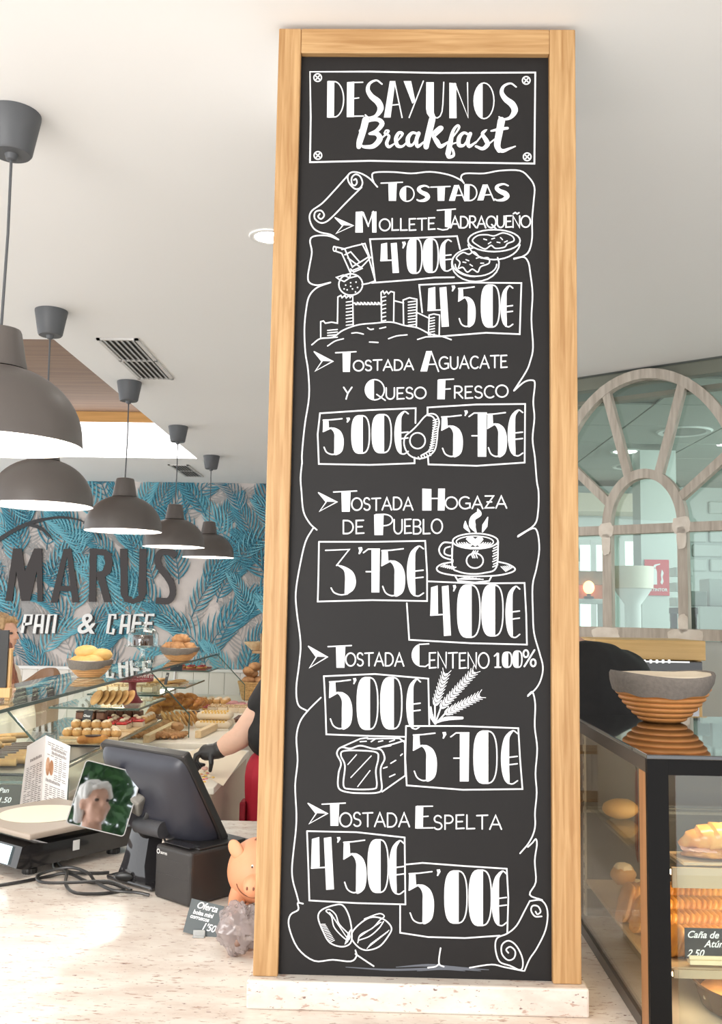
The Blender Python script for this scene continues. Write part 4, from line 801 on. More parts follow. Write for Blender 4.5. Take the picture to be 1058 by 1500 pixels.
for i in range(15):
    a_ = math.radians(188+i*164/14); x, z = .012+.042*math.cos(a_), .082+.037*math.sin(a_); yy = .012-.085*math.sqrt(max(0, 1-((x)/.072)**2-((z-.092)/.074)**2)); pts.append((x, yy-.0003, z))
b.tube(pts, .0013, 6); b.build('smile', mat('pig_dark', (.25, .09, .05), .6), t)
for x, y in ((-.038, -.035), (.04, -.035), (-.036, .055), (.038, .055)):
    b = MB(); b.smooth = True; b.tube([(x*.72, y*.72, .062), (x*.95, y*.95, .035), (x*1.05, y, .02), (x*1.06, y, 0)], .018, 16, radii=[.024, .021, .0168, .0155]); lg = b.build('leg', terra, t)
    b = MB(); b.smooth = True; b.caps((x*1.05, y-.0155, .0006+.005), (x*1.05, y-.013, .004+.005), .004, .003, 8); b.build('hoof', mat('pig_dark', (.25, .09, .05), .6), lg)
b = MB(); b.box((-.004, -.01, .1645), (.004, .03, .1662)); b.build('coin_slot', mat('pig_dark', (.25, .09, .05), .6), t)
# ---- crumpled clear bag of nuts
bp = atZ(366, 1411, CZ); t = thing('snack_bag', 'crumpled clear plastic bag of little breads beside the oak frame', 'bag', (-.286, bp.y+.045, CZ+.0005))
def crum(s_, amp, fr):
    def f(p): n1 = noise.noise(p*fr+V((s_, 0, 0))); n2 = abs(noise.noise(p*fr*2.3+V((0, s_, 0)))); return p*(1+amp*n1-amp*1.3*n2)
    return f
b = MB(); b.ell((0, 0, .052), (.046, .042, .052), seg=44, rings=30, fn=crum(3, .20, 2.5)); b.v = [(x, y, max(z, 0)) for x, y, z in b.v]
b.build('plastic_film', mat('clear_film', (.40, .34, .335), .1, spec=.9, trans=.1, alpha=.6), t, smooth=True)
br_m = mat('nut_brown', (.16, .08, .055), .6, c2=(.32, .2, .15), nscale=30)
for i in range(9):
    a_ = i*2.4; z = .018+.009*i*.85; r_ = .022 if i < 7 else .01
    b = MB(); b.smooth = True; b.ell((r_*math.cos(a_), r_*.9*math.sin(a_), z), (.016, .011, .0105), Matrix.Rotation(a_, 4, 'Z')); b.build('bread_piece', br_m, t)
# ================================================================== people: one continuous skin, clothes over it
def solidify(mb, name, m, parent, voxel=.009, smooth_it=4, disp=None):
    o = mb.build(name, m, parent, smooth=True)
    r = o.modifiers.new('r', 'REMESH'); r.mode = 'VOXEL'; r.voxel_size = voxel; r.use_smooth_shade = True
    s = o.modifiers.new('s', 'SMOOTH'); s.iterations = smooth_it; s.factor = .5
    bpy.context.view_layer.update()
    me = bpy.data.meshes.new_from_object(o.evaluated_get(bpy.context.evaluated_depsgraph_get()))
    o.modifiers.clear(); old = o.data; o.data = me; me.materials.clear(); me.materials.append(m); bpy.data.meshes.remove(old)
    for p in me.polygons: p.use_smooth = True
    if disp:
        for v in me.vertices: v.co += v.normal*disp(v.co)
    return o
def wrinkle(amp, fr): return lambda c: amp*noise.noise(V((c.x*fr, c.y*fr, c.z*fr*.6)))
def head(mb, c, yaw, tilt=0., s=1.):
    R = Matrix.Rotation(yaw, 4, 'Z') @ Matrix.Rotation(tilt, 4, 'X'); c = V(c)     # faces local -y
    P = lambda x, y, z: c+R @ V((x*s, y*s, z*s))
    mb.ell(P(0, .012, .03), (.073*s, .092*s, .088*s), R); mb.ell(P(0, -.025, -.035), (.058*s, .062*s, .075*s), R)
    mb.caps(P(0, -.055, -.085), P(0, -.07, -.09), .026*s, .02*s); mb.caps(P(0, -.083, .012), P(0, -.103, -.022), .011*s, .015*s)
    mb.caps(P(-.018, -.083, -.055), P(.018, -.083, -.055), .009*s, .009*s); mb.caps(P(-.03, -.075, .022), P(.03, -.075, .022), .014*s, .014*s)
    for sd in (-1, 1):
        mb.ell(P(sd*.074, .012, -.005), (.011*s, .02*s, .032*s), R); mb.ell(P(sd*.038, -.055, -.03), (.024*s, .024*s, .024*s), R)
    return P
def eyes(P, parent):
    for sd in (-1, 1):
        b = MB(); b.smooth = True; b.ell(P(sd*.031, -.078, .004), (.0125, .009, .008)); b.build('eye', mat('eye_dark', (.06, .045, .04), .2), parent)
def hand(mb, wrist, palm_c, finger_dirs, s=1.):
    mb.caps(wrist, palm_c, .026*s, .036*s)
    for root, chain, r in finger_dirs:
        p = V(root)
        for q in chain: mb.caps(p, q, r, r*.92, 10); p = V(q); r *= .93
skin = mat('skin_light', (.72, .45, .33), .55, noise_amt=.06, nscale=30); skin2 = mat('skin_tanned', (.6, .34, .24), .55)
black_cloth = mat('black_cotton', (.010, .009, .0095), .8, noise_amt=.2, nscale=60); red_cloth = mat('red_cotton', (.42, .01, .03), .7); dark_cloth = mat('dark_trousers', (.02, .02, .03), .8)

# ---- the server behind the counter, reaching down with a gloved hand
SY = 4.45
t = thing('person', 'person in black t-shirt and red apron reaching down with a black gloved hand', 'person', (0, 0, 0))
wt_z = .90
sh = atY(404, 1004, SY); el = atY(352, 1080, SY-.03); wr = atY(319, 1100, SY-.02); kn = atY(300, 1102, SY-.01); hx, hy = -.41, SY+.04
b = MB()
b.caps((hx, hy, .93), (hx, hy, 1.12), .15, .145); b.caps((hx, hy, 1.12), (hx+.01, hy, 1.27), .145, .13); b.caps((sh.x+.04, hy-.06, 1.30), (hx+.05, hy+.17, 1.31), .075, .07)
b.caps((hx, hy, 1.33), (hx+.02, hy, 1.45), .06, .052); P = head(b, (hx+.02, hy, 1.55), -PI/2+.2, .25)
b.caps(sh, (sh+el)/2+V((.006, 0, -.004)), .066, .061); b.caps((sh+el)/2+V((.006, 0, -.004)), el, .061, .054); b.caps(el, (el+wr)/2, .055, .05); b.caps((el+wr)/2, wr, .05, .034)
far = V((hx+.06, hy+.2, 1.30)); b.caps(far, far+V((.0, .06, -.27)), .052, .042); b.caps(far+V((0, .06, -.27)), far+V((-.08, .0, -.5)), .041, .028); b.caps(far+V((-.08, 0, -.5)), far+V((-.10, -.02, -.6)), .03, .03)
for i in range(4): q = far+V((-.12+.012*i, -.04+.018*i, -.62)); b.caps(q, q+V((-.01, 0, -.05)), .009, .008)
b.caps(far+V((-.09, -.03, -.56)), far+V((-.13, -.06, -.60)), .01, .009)
for s_ in (-1, 1): b.caps((hx, hy+s_*.09, .9), (hx-.01, hy+s_*.1, .48), .095, .065); b.caps((hx-.01, hy+s_*.1, .48), (hx, hy+s_*.1, .07), .06, .04); b.caps((hx+.02, hy+s_*.1, .035), (hx-.13, hy+s_*.1, .03), .035, .03)
solidify(b, 'body', skin, t); eyes(P, t)
b = MB()
# glove: palm and five separate fingers closing on a morsel
tipA, tipB = atY(291, 1127, SY-.035), atY(308, 1129, SY-.03)
b.caps(wr+(el-wr)*.06, wr, .041, .037); b.caps(wr, kn+V((.01, 0, 0)), .036, .038)
for i, (dx_, dz_) in enumerate(((0, .0), (-.004, .006), (-.008, .002), (-.006, -.008))):
    root = kn+V((-.006+dx_, -.024+.018*i, .006-.004*i)); k1 = root+V((-.030, -.002, -.018+dz_*.6)); k2 = k1+V((-.008+.004*i, 0, -.030)); tip = V((tipA.x+.006*i-.004, k2.y, tipA.z+.004*(i-1)+.004))
    b.caps(root, k1, .0115, .0105, 10); b.caps(k1, k2, .0105, .0098, 10); b.caps(k2, tip, .0098, .0085, 10)
th0 = wr.lerp(kn, .45)+V((0, -.028, -.012)); th1 = th0+V((.006, -.012, -.035)); b.caps(th0, th1, .014, .0118, 10); b.caps(th1, tipB, .0115, .009, 10)
solidify(b, 'glove', mat('black_nitrile', (.016, .015, .016), .45), t, .0042, 3)
b = MB()
b.caps((hx, hy, .98), (hx, hy, 1.12), .158, .157); b.caps((hx-.085, hy-.05, 1.10), (hx-.08, hy-.05, 1.14), .125, .11); b.caps((hx-.085, hy+.06, 1.10), (hx-.08, hy+.06, 1.14), .125, .11); b.caps((hx, hy, 1.12), (hx+.01, hy, 1.28), .157, .142); b.caps((sh.x+.04, hy-.06, 1.305), (hx+.05, hy+.17, 1.315), .088, .082); b.caps(sh+V((.01, 0, .0)), sh+(el-sh)*.36, .082, .074); b.caps(far, far+V((0, .03, -.13)), .066, .06)
solidify(b, 't_shirt', black_cloth, t, .009, 3, wrinkle(.006, 16))
b = MB(); b.caps((hx, hy, .60), (hx, hy, .93), .166, .160); b.caps((hx-.06, hy, .5), (hx-.065, hy, .9), .14, .145); solidify(b, 'apron', red_cloth, t, .01, 3, wrinkle(.006, 12))
b = MB(); p = V((hx-.205, hy-.05, .74)); b.bbox(p-V((.012, .05, .05)), p+V((.014, .05, .05)), .006); b.build('apron_pocket', mat('red_pocket', (.30, .008, .022), .7), t)
b = MB()
for s_ in (-1, 1): b.caps((hx, hy+s_*.09, .88), (hx-.01, hy+s_*.1, .48), .105, .078); b.caps((hx-.01, hy+s_*.1, .48), (hx, hy+s_*.1, .10), .075, .06)
solidify(b, 'trousers', dark_cloth, t, .01)
b = MB()
for s_ in (-1, 1): b.caps((hx+.03, hy+s_*.1, .045), (hx-.14, hy+s_*.1, .04), .044, .038)
b.build('shoes', BLACK, t, smooth=True)
b = MB(); b.ell(P(0, .03, .045), (.088, .095, .088), Matrix.Rotation(-PI/2+.2, 4, 'Z')); b.caps(P(0, .1, .03), P(0, .14, -.04), .035, .02); solidify(b, 'hair', mat('hair_brown', (.09, .05, .03), .6), t, .008)
b = MB(); b.ell((tipA+tipB)/2+V((0, .01, .006)), (.016, .012, .009)); tag(b.build('food_morsel', mat('ham_pink', (.75, .45, .38), .5), smooth=True), 'small pink and white morsel held in the black gloved fingers', 'food')

# ---- customers behind the pastry case
def customer(label, hc, yaw, coat, hair, hairfn, trousers, coat_len=.62, hoff=(0, 0, 0), broad=False):
    t = thing('person', label, 'person'); hc = V(hc); c, s_ = math.cos(yaw), math.sin(yaw)
    W = lambda x, y, z: V((hc.x+x*c-y*s_, hc.y+x*s_+y*c, z)); top = hc.z
    b = MB(); P = head(b, hc+V(hoff), yaw); b.caps(W(0, .03, top-.08)+V(hoff), W(0, .04, top-.22), .052, .058)
    b.caps(W(-.14, .05, top-.27), W(.14, .05, top-.27), .075, .075); b.caps(W(0, .04, top-.32), W(0, .04, top-.75), .15, .14)
    for sd in (-1, 1):
        b.caps(W(sd*.17, .05, top-.28), W(sd*.21, .06, top-.56), .055, .045); b.caps(W(sd*.21, .06, top-.56), W(sd*.16, -.12, top-.72), .043, .03)
        pw = W(sd*.145, -.16, top-.74); b.caps(W(sd*.16, -.12, top-.72), pw, .03, .034)
        for i in range(4): q = W(sd*(.125+.014*i), -.19, top-.745); b.caps(q, q+(pw-W(sd*.16, -.12, top-.72)).normalized()*.05+V((0, 0, -.025)), .009, .008, 8)
        b.caps(W(sd*.12, -.15, top-.73), W(sd*.10, -.20, top-.735), .011, .009, 8)
        b.caps(W(sd*.085, .04, top-.75), W(sd*.09, .04, .5), .09, .06); b.caps(W(sd*.09, .04, .5), W(sd*.09, .05, .08), .058, .04); b.caps(W(sd*.09, .06, .04), W(sd*.09, -.1, .035), .04, .035)
    solidify(b, 'body', skin2, t, .01); eyes(P, t)
    b = MB(); b.caps(W(-.14, .05, top-.27), W(.14, .05, top-.27), .09, .09); b.caps(W(0, .04, top-.32), W(0, .04, top-.3-coat_len), .168, .185)
    for sd in (-1, 1): b.caps(W(sd*.17, .05, top-.28), W(sd*.215, .06, top-.56), .07, .058); b.caps(W(sd*.215, .06, top-.56), W(sd*.165, -.09, top-.70), .056, .042)
    if broad: b.ell(W(-.03, .06, top-.44), (.27, .17, .28), Matrix.Rotation(yaw, 4, 'Z'))
    solidify(b, 'coat', coat, t, .011, 3, wrinkle(.008, 12))
    b = MB()
    for sd in (-1, 1): b.caps(W(sd*.085, .04, top-.78), W(sd*.09, .04, .5), .105, .075); b.caps(W(sd*.09, .04, .5), W(sd*.09, .05, .09), .073, .06)
    solidify(b, 'trousers', trousers, t, .012)
    b = MB()
    for sd in (-1, 1): b.caps(W(sd*.09, .07, .045), W(sd*.09, -.11, .04), .046, .04)
    b.build('shoes', BLACK, t, smooth=True)
    b = MB(); hairfn(b, P, yaw); solidify(b, 'hair', hair, t, .007, 2, lambda c_: .006*noise.noise(V((c_.x*70, c_.y*70, c_.z*16))))
    return t, W, top
def short_hair(b, P, yaw):
    R = Matrix.Rotation(yaw, 4, 'Z'); b.ell(P(0, .028, .048), (.086, .092, .086), R)
    for sd in (-1, 1): b.caps(P(sd*.06, .045, .03), P(sd*.066, .06, -.07), .034, .026); b.caps(P(sd*.055, -.03, .085), P(sd*.072, -.035, .035), .024, .016)
    b.caps(P(0, .085, .0), P(0, .085, -.08), .045, .035); b.caps(P(-.03, -.06, .092), P(.035, -.07, .075), .02, .014)
def long_hair(b, P, yaw):
    R = Matrix.Rotation(yaw, 4, 'Z'); b.ell(P(0, .025, .045), (.088, .098, .088), R)
    for sd in (-1, 1): b.caps(P(sd*.066, .03, .03), P(sd*.085, .05, -.14), .036, .045); b.caps(P(sd*.085, .05, -.14), P(sd*.085, .04, -.28), .045, .022)
    b.caps(P(0, .085, .02), P(0, .105, -.26), .06, .07); b.caps(P(-.07, .06, -.06), P(-.15, .08, -.25), .05, .035)
hb = atY(4, 928, 5.95)
customer('blonde person with swept back hair facing right beyond the glass case', (hb.x, hb.y, hb.z), PI/2-.2, mat('pale_coat', (.62, .55, .45), .8), mat('hair_blonde', (.50, .33, .17), .55, c2=(.36, .22, .1), nscale=40, nstretch=(3, 3, 1)), short_hair, mat('green_trousers', (.35, .42, .34), .8))
ha = atY(-8, 954, 5.4)
t2, W2, top2 = customer('person with long auburn hair and a cream cardigan beside the small easel board', (ha.x, ha.y, ha.z), PI+.15, mat('cream_cardigan', (.80, .72, .62), .85, bump=.3, nscale=90), mat('hair_auburn', (.22, .065, .025), .5, c2=(.12, .035, .015), nscale=40, nstretch=(4, 4, 1)), long_hair, mat('olive_trousers', (.30, .34, .27), .8), .7)
# ---- chair beyond the case
cp = atY(62, 990, 6.9); t = thing('armchair', 'brown rounded chair back showing beside the cream cardigan', 'chair', (cp.x-.08, cp.y, 0), -.6)
b = MB(); b.smooth = True; tan_ = mat('chair_tan', (.28, .15, .08), .6)
for k in range(17): pass
vs = []; n = 17
for i in range(n):
    a_ = PI*i/(n-1); r = .2; hgt = cp.z+.05-.12*abs(math.cos(a_))**3
    for rr, z in ((r, .62), (r, hgt-.02), (r-.015, hgt), (r-.045, hgt), (r-.06, hgt-.02), (r-.06, .62)): vs.append((rr*math.cos(a_), rr*math.sin(a_), z))
b.add(vs, [(i*6+k, i*6+(k+1) % 6, i*6+6+(k+1) % 6, i*6+6+k) for i in range(n-1) for k in range(6)]+[tuple(range(6)), tuple((n-1)*6+k for k in range(5, -1, -1))]); b.build('backrest', tan_, t)
b = MB(); b.bbox((-.24, -.22, .60), (.24, .22, .68), .025); b.build('seat', tan_, t)
for x, y in ((-.18, -.16), (.18, -.16), (-.18, .16), (.18, .16)):
    b = MB(); b.smooth = True; b.cyl((x, y, .605), (x*1.2, y*1.2, 0), .02, .014, 12); b.build('leg', wood('chair_leg', (.2, .1, .05), (.14, .07, .03), 5, 2), t)
# ================================================================== glass pastry case
cl = glass('case_glass', (.93, .965, .945)); edge = mat('glass_edge_green', (.06, .10, .085), .15)
XS, XC = -1.31, -1.69; TZ = 1.30
case = thing('pastry_case', 'long glass pastry display case running back towards the papered wall', 'display case')
cream = mat('case_cream', (.78, .72, .62), .5)
b = MB(); b.box((-1.86, 3.36, .02), (-1.30, 8.3, .88)); b.box((-1.30, 5.28, .02), (-.93, 8.3, .88)); b.build('base_cabinet', cream, case)
b = MB(); b.bbox((-1.88, 3.34, .8805), (-1.26, 5.30, .905), .004); b.bbox((-1.88, 5.301, .8805), (-.90, 8.3, .92), .004); b.build('deck', mat('deck_pale', (.82, .76, .66), .35), case)
b = MB(); b.bbox((XC, 2.72, TZ-.012), (XS, 7.76, TZ), .002); tg = b.build('top_glass', glass('top_glass', (.80, .88, .85), 1.9, .10), case)
b = MB(); b.box((XS, 2.72, TZ-.013), (XS+.003, 7.76, TZ-.0005)); b.build('polished_edge', edge, tg)
b = MB(); b.bbox((-1.76, 3.42, 1.03), (-1.215, 5.36, 1.04), .002); s_ = b.build('glass_shelf', cl, case)
b = MB(); b.box((-1.2149, 3.42, 1.03), (-1.211, 5.36, 1.04)); b.box((-1.76, 3.4165, 1.03), (-1.215, 3.4198, 1.04)); b.build('polished_edge', edge, s_)
for i, (x0, x1, y0, y1, z) in enumerate(((-1.68, -1.22, 4.86, 5.46, 1.15), (-1.72, -1.30, 5.62, 6.1, 1.15), (-1.70, -1.285, 6.32, 7.0, 1.14), (-1.70, -1.30, 7.25, 7.68, 1.19))):
    b = MB(); b.bbox((x0, y0, z-.01), (x1, y1, z), .002); s_ = b.build('glass_shelf', cl, case)
    b = MB(); b.box((x0, y0-.0035, z-.01), (x1, y0-.0001, z)); b.box((x1+.0001, y0, z-.01), (x1+.0035, y1, z)); b.build('polished_edge', edge, s_)
    b = MB(); b.smooth = True; b.cyl((x0+.1, (y0+y1)/2, .921 if y0 > 5.31 else 1.0405), (x0+.1, (y0+y1)/2, z-.0102), .011, seg=14); b.build('shelf_post', STEEL, case)
pane_poly = [(XC, TZ-.0125), (XS, TZ-.0125), (-1.085, 1.055), (-1.085, .925), (-1.86, .925)]
for y in (3.37, 5.48, 7.70):
    b = MB(); b.prism(pane_poly, .008, Matrix.Translation((0, y, 0))); p = b.build('end_pane', glass('pane_clear', (.95, .975, .96), 1.16), case)
    b = MB(); b.tube([(XS, y+.004, TZ-.014), (-1.085, y+.004, 1.055)], .0042, 6); b.tube([(-1.085, y+.004, 1.055), (-1.085, y+.004, .925)], .003, 6); b.build('polished_edge', edge, p)
b = MB(); b.add([(XC, 3.36, TZ-.0125), (XC, 7.72, TZ-.0125), (-1.87, 7.72, .921), (-1.87, 3.36, .906)], [(0, 1, 2, 3)]); b.build('front_pane', cl, case)
glow = mat('case_led', (1, .95, .85), .4, emit=(1, .86, .62), es=4)
b = MB(); b.box((XC+.02, 3.5, TZ-.024), (XC+.035, 7.6, TZ-.0165)); b.build('light_strip', glow, case)
for y in (4.3, 5.7, 7.0):
    l = bpy.data.lights.new('case_light', 'AREA'); l.shape = 'RECTANGLE'; l.size = .05; l.size_y = 1.1; l.energy = .8; l.color = (1, .84, .62)
    o = bpy.data.objects.new('case_light', l); col.objects.link(o); o.location = (XC+.06, y, TZ-.03); o.rotation_euler = (0, -.35, 0)
# dividers
stripw = wood('divider_wood', (.80, .60, .36), (.68, .48, .25), 6, 1)
for (a, c, z, lab) in (((214, 1086), (268, 1058), .93, 'long pale wooden divider strip between pastry trays'), ((290, 1079), (328, 1061), .93, 'short pale wooden divider strip by the wrapped rolls')):
    p, q = atZ(*a, z), atZ(*c, z); d = (q-p).normalized(); nn = V((-d.y, d.x, 0))
    b = MB(); b.bbox((0, -.018, .921), ((q-p).length, .018, .962), .003, frame(V((p.x, p.y, 0)), d, nn, V((0, 0, 1)))); tag(b.build('tray_divider', stripw), lab, 'divider')
# ------------------------------------------------ bakery shapes (one of each, then copies)
gold = mat('crust_gold', (.66, .31, .075), .45, c2=(.38, .14, .03), nscale=22); pale = mat('crust_pale', (.70, .42, .16), .6, c2=(.50, .25, .08), nscale=18)
choc = mat('chocolate', (.055, .024, .014), .3); milk = mat('milk_chocolate', (.19, .08, .04), .45, c2=(.12, .05, .03), nscale=40); crm = mat('cream', (.80, .66, .48), .5); red = mat('red_glaze', (.55, .035, .04), .25)
brd = mat('bread_brown', (.36, .16, .06), .65, c2=(.56, .30, .13), nscale=25, bump=.4); pinkm = mat('pink_glaze', (.75, .36, .36), .4); paper_m = mat('wrap_paper', (.86, .80, .68), .6)
def croissant_mesh(mb, L=.13, R=.026, bend=.9):
    n = 28; seg = 16; mb.smooth = True; pts = []; rr = []
    for i in range(n+1):
        u = -1+2*i/n; a = u*bend; rad = L/2/bend
        k = (i*7/n) % 1; r = R*(1-abs(u)**2.2*.78)*(1+.16*(1-k)-.05)
        pts.append((math.sin(a)*rad, (1-math.cos(a))*rad, r)); rr.append(max(r, .004))
    mb.tube(pts, 0, seg, radii=rr)
def proto(kind):
    bs = []
    if kind == 'croissant': b = MB(); croissant_mesh(b); return [('croissant', b, gold)]
    if kind == 'cookie': b = MB(); b.smooth = True; b.lathe([(0, 0), (.036, 0), (.042, .005), (.036, .011), (0, .013)], seg=22); return [('cookie', b, pale)]
    if kind == 'eclair': b = MB(); b.smooth = True; b.caps((-.05, 0, .02), (.05, 0, .02), .02, .02); c = MB(); c.smooth = True; c.ell((0, 0, .034), (.052, .017, .008)); return [('eclair', b, gold), ('icing', c, choc)]
    if kind == 'choux': b = MB(); b.smooth = True; b.ell((0, 0, .020), (.026, .026, .021), fn=lambda p: p*(1+.12*noise.noise(p*3))); c = MB(); c.smooth = True; c.ell((.0, 0, .033), (.02, .019, .011), fn=lambda p: p*(1+.2*noise.noise(p*4))); return [('choux_bun', b, pale), ('icing', c, crm)]
    if kind == 'choc': b = MB(); b.bbox((-.021, -.03, 0), (.021, .03, .036), .005); c = MB(); c.bbox((-.0213, -.0303, .0362), (.0213, .0303, .043), .004); return [('chocolate_cake', b, milk), ('icing', c, choc)]
    if kind == 'milk': b = MB(); b.bbox((-.021, -.04, 0), (.021, .04, .03), .007); return [('chocolate_bar_cake', b, milk)]
    if kind == 'red': b = MB(); b.bbox((-.027, -.03, 0), (.027, .03, .024), .003); c = MB(); c.bbox((-.0272, -.0302, .0242), (.0272, .0302, .037), .005); d = MB(); d.smooth = True; d.ell((0, 0, .044), (.014, .014, .009)); return [('red_cake', b, crm), ('glaze', c, red), ('cream_dot', d, crm)]
    if kind == 'roll': b = MB(); b.smooth = True; b.caps((-.085, 0, .024), (.085, 0, .024), .024, .024); c = MB(); [c.box((-.075+i*.02, -.02, .040), (-.064+i*.02, .02, .0495)) for i in range(8)]; return [('filled_roll', b, crm), ('filling', c, mat('custard', (.85, .55, .15), .5))]
    if kind == 'bun': b = MB(); b.smooth = True; b.ell((0, 0, .032), (.062, .047, .034), fn=lambda p: p*(1+.05*noise.noise(p*2))); return [('bread_bun', b, mat('bun_pale', (.86, .58, .22), .55, c2=(.74, .42, .12), nscale=9))]
    if kind == 'loaf': b = MB(); b.smooth = True; b.ell((0, 0, .038), (.066, .056, .042), fn=lambda p: p*(1+.10*noise.noise(p*3)-.05*abs(math.sin(p.x*6)))); return [('crusty_roll', b, brd)]
    if kind == 'churro': b = MB(); b.smooth = True; b.tube(spline([(-.10, 0, .014), (-.03, .008, .018), (.04, -.004, .018), (.10, .006, .014)], 5), .014, 10); return [('pastry_stick', b, pale)]
    if kind == 'dipped': b = MB(); b.smooth = True; b.tube(spline([(-.09, 0, .016), (0, .006, .017), (.09, 0, .016)], 6), .016, 10); c = MB(); c.smooth = True; c.tube(spline([(-.095, .0, .0165), (-.045, .003, .0175), (.01, .0062, .0172)], 6), .0175, 10); return [('dipped_pastry_stick', b, pale), ('chocolate_dip', c, choc)]
    if kind == 'slice': b = MB(); b.bbox((-.03, -.02, 0), (.03, .02, .032), .004); c = MB(); c.smooth = True; [c.ell((-.02+.02*i, rnd.uniform(-.008, .008), .035), (.012, .011, .007)) for i in range(3)]; return [('nougat_slice', b, crm), ('topping', c, mat('nut_top', (.6, .42, .24), .6))]
    if kind == 'pinkcake': b = MB(); b.smooth = True; b.lathe([(0, 0), (.035, 0), (.038, .01), (.03, .024), (.0, .03)], seg=20); return [('pink_cake', b, pinkm)]
    if kind == 'twist': b = MB(); b.smooth = True; [b.tube([(-.06+.12*i/14, .011*math.cos(i*.9+q*PI), .018+.009*math.sin(i*.9+q*PI)) for i in range(15)], .012, 8) for q in (0, 1)]; return [('twisted_pastry', b, brd)]
    if kind == 'tartlet': b = MB(); b.smooth = True; b.lathe([(0, 0), (.026, 0), (.036, .016), (.034, .018), (.03, .014), (0, .013)], seg=22); c = MB(); c.smooth = True; [c.ell((.016*math.cos(i*1.26), .016*math.sin(i*1.26), .02), (.011, .011, .010)) for i in range(5)]; return [('tartlet', b, pale), ('topping', c, mat('berry', (.35, .04, .05), .3))]
PROTO = {}
def put(kind, loc, rz=0., label='', group='', cat='pastry', rot=None, scale=1.):
    if kind not in PROTO:
        ps = proto(kind); nm = ps[0][0]; t = thing(nm, label, cat, loc, rz, group)
        names = {'croissant': 'body', 'bread_bun': 'crust'}
        for i, (n_, mb, m_) in enumerate(ps): mb.build('body' if i == 0 else n_, m_, t)
        t['category'] = cat; PROTO[kind] = t; t.scale = (scale,)*3
        if rot: t.rotation_euler = rot
        return t
    return dup(PROTO[kind], loc, rz, label, group, scale, rot)
def on(px, py, z): p = atZ(px, py, z); return V((p.x, p.y, z+.0006))
MZ = 1.04; DZ = .92
def tray(name_label, x0, y0, x1, y1, z, m_=None, lip=.012):
    b = MB(); b.bbox((x0, y0, z+.0004), (x1, y1, z+.005), .002); b.bbox((x0, y0, z+.005), (x1, y0+.006, z+lip), .002); b.bbox((x0, y1-.006, z+.005), (x1, y1, z+lip), .002)
    return tag(b.build('tray', m_ or mat('tray_board', (.72, .52, .30), .5)), name_label, 'tray')
T5 = .0055
# middle glass shelf
tray('wooden board of iced choux buns on the glass shelf', -1.50, 4.50, -1.22, 4.76, MZ)
for i in range(6): put('choux', (-1.472+.046*i, 4.535, MZ+T5), 0, 'iced choux bun in the pile at the front of the middle glass shelf', 'iced choux buns')
for i in range(5): put('choux', (-1.46+.05*i, 4.585, MZ+T5), .5, 'iced choux bun in the pile at the front of the middle glass shelf', 'iced choux buns')
for i in range(4): put('choux', (-1.44+.048*i, 4.56, MZ+T5+.036), 1., 'iced choux bun in the pile at the front of the middle glass shelf', 'iced choux buns')
for i in range(4): put('choux', (-1.43+.05*i, 4.63, MZ+T5), 1., 'iced choux bun in the pile at the front of the middle glass shelf', 'iced choux buns')
tray('board of dark chocolate cakes beside the choux buns', -1.208+.0-.0, 4.50, -1.0, 4.76, MZ, None) if False else None
tray('wooden board of chocolate and red cakes behind the choux buns', -1.56, 4.80, -1.225, 5.30, MZ)
for j in range(2):
    for i in range(3): put('choc', (-1.53+.053*i, 4.85+.068*j, MZ+T5), 0, 'dark chocolate square cake in the stack on the middle shelf', 'dark chocolate cakes')
for i in range(3): put('choc', (-1.52+.053*i, 4.885, MZ+T5+.0435), 0, 'dark chocolate square cake in the stack on the middle shelf', 'dark chocolate cakes')
for j in range(2):
    for i in range(2): put('red', (-1.358+.060*i, 4.85+.066*j, MZ+T5), .05, 'white cake with red glaze among the chocolate cakes', 'red glazed cakes')
for i in range(3): put('red', (-1.365+.058*i, 4.985, MZ+T5+.0), .05, 'white cake with red glaze among the chocolate cakes', 'red glazed cakes')
for i in range(5): put('red', (-1.515+.058*i, 5.055, MZ+T5), .05, 'white cake with red glaze among the chocolate cakes', 'red glazed cakes')
for j in range(2):
    for i in range(6): put('milk', (-1.535+.046*i, 5.13+.088*j, MZ+T5), 0, 'milk chocolate bar cake behind the red glazed cakes', 'milk chocolate cakes')
for i in range(6): put('milk', (-1.53+.046*i, 5.17, MZ+T5+.0305), 0, 'milk chocolate bar cake behind the red glazed cakes', 'milk chocolate cakes')
for i in range(4): put('choux', (-1.255, 5.11+.056*i, MZ+T5), 0, 'white iced choux bun at the right edge of the middle shelf', 'choux buns by the shelf edge')
# churro-like sticks at the near end of the shelf
tray('dark tray of pastry sticks at the near end of the middle shelf', -1.75, 3.50, -1.23, 4.25, MZ, mat('tray_dark', (.03, .03, .03), .3))
for i in range(9): put('churro', (-1.70+.01*(i % 3), 3.72+.052*i, MZ+T5), .25+rnd.uniform(-.15, .15), 'plain golden pastry stick on the near tray of the case', 'plain pastry sticks', scale=.9)
for i in range(9): put('dipped', (-1.47+.012*(i % 2), 3.66+.058*i, MZ+T5), .35+rnd.uniform(-.12, .12), 'pastry stick half dipped in chocolate on the near tray of the case', 'chocolate dipped sticks', scale=.95)
for i in range(6): put('churro', (-1.66+.05*(i % 2), 3.80+.075*i, MZ+T5+.030), .9, 'plain golden pastry stick on the near tray of the case', 'plain pastry sticks', scale=.9)
p = on(98, 1124, MZ); put('eclair', (-1.30, 4.36, MZ), .5, 'long golden filled bun lying alone by the leaflet top', 'single golden bun')
# lower shelf of the near end (seen under the middle shelf)
for i in range(10): put('slice', (-1.78+.05*(i % 5)*2, 3.55+.12*(i//5), .9056), .1, 'pale nougat slice on the lower deck of the near end', 'nougat slices on the deck')
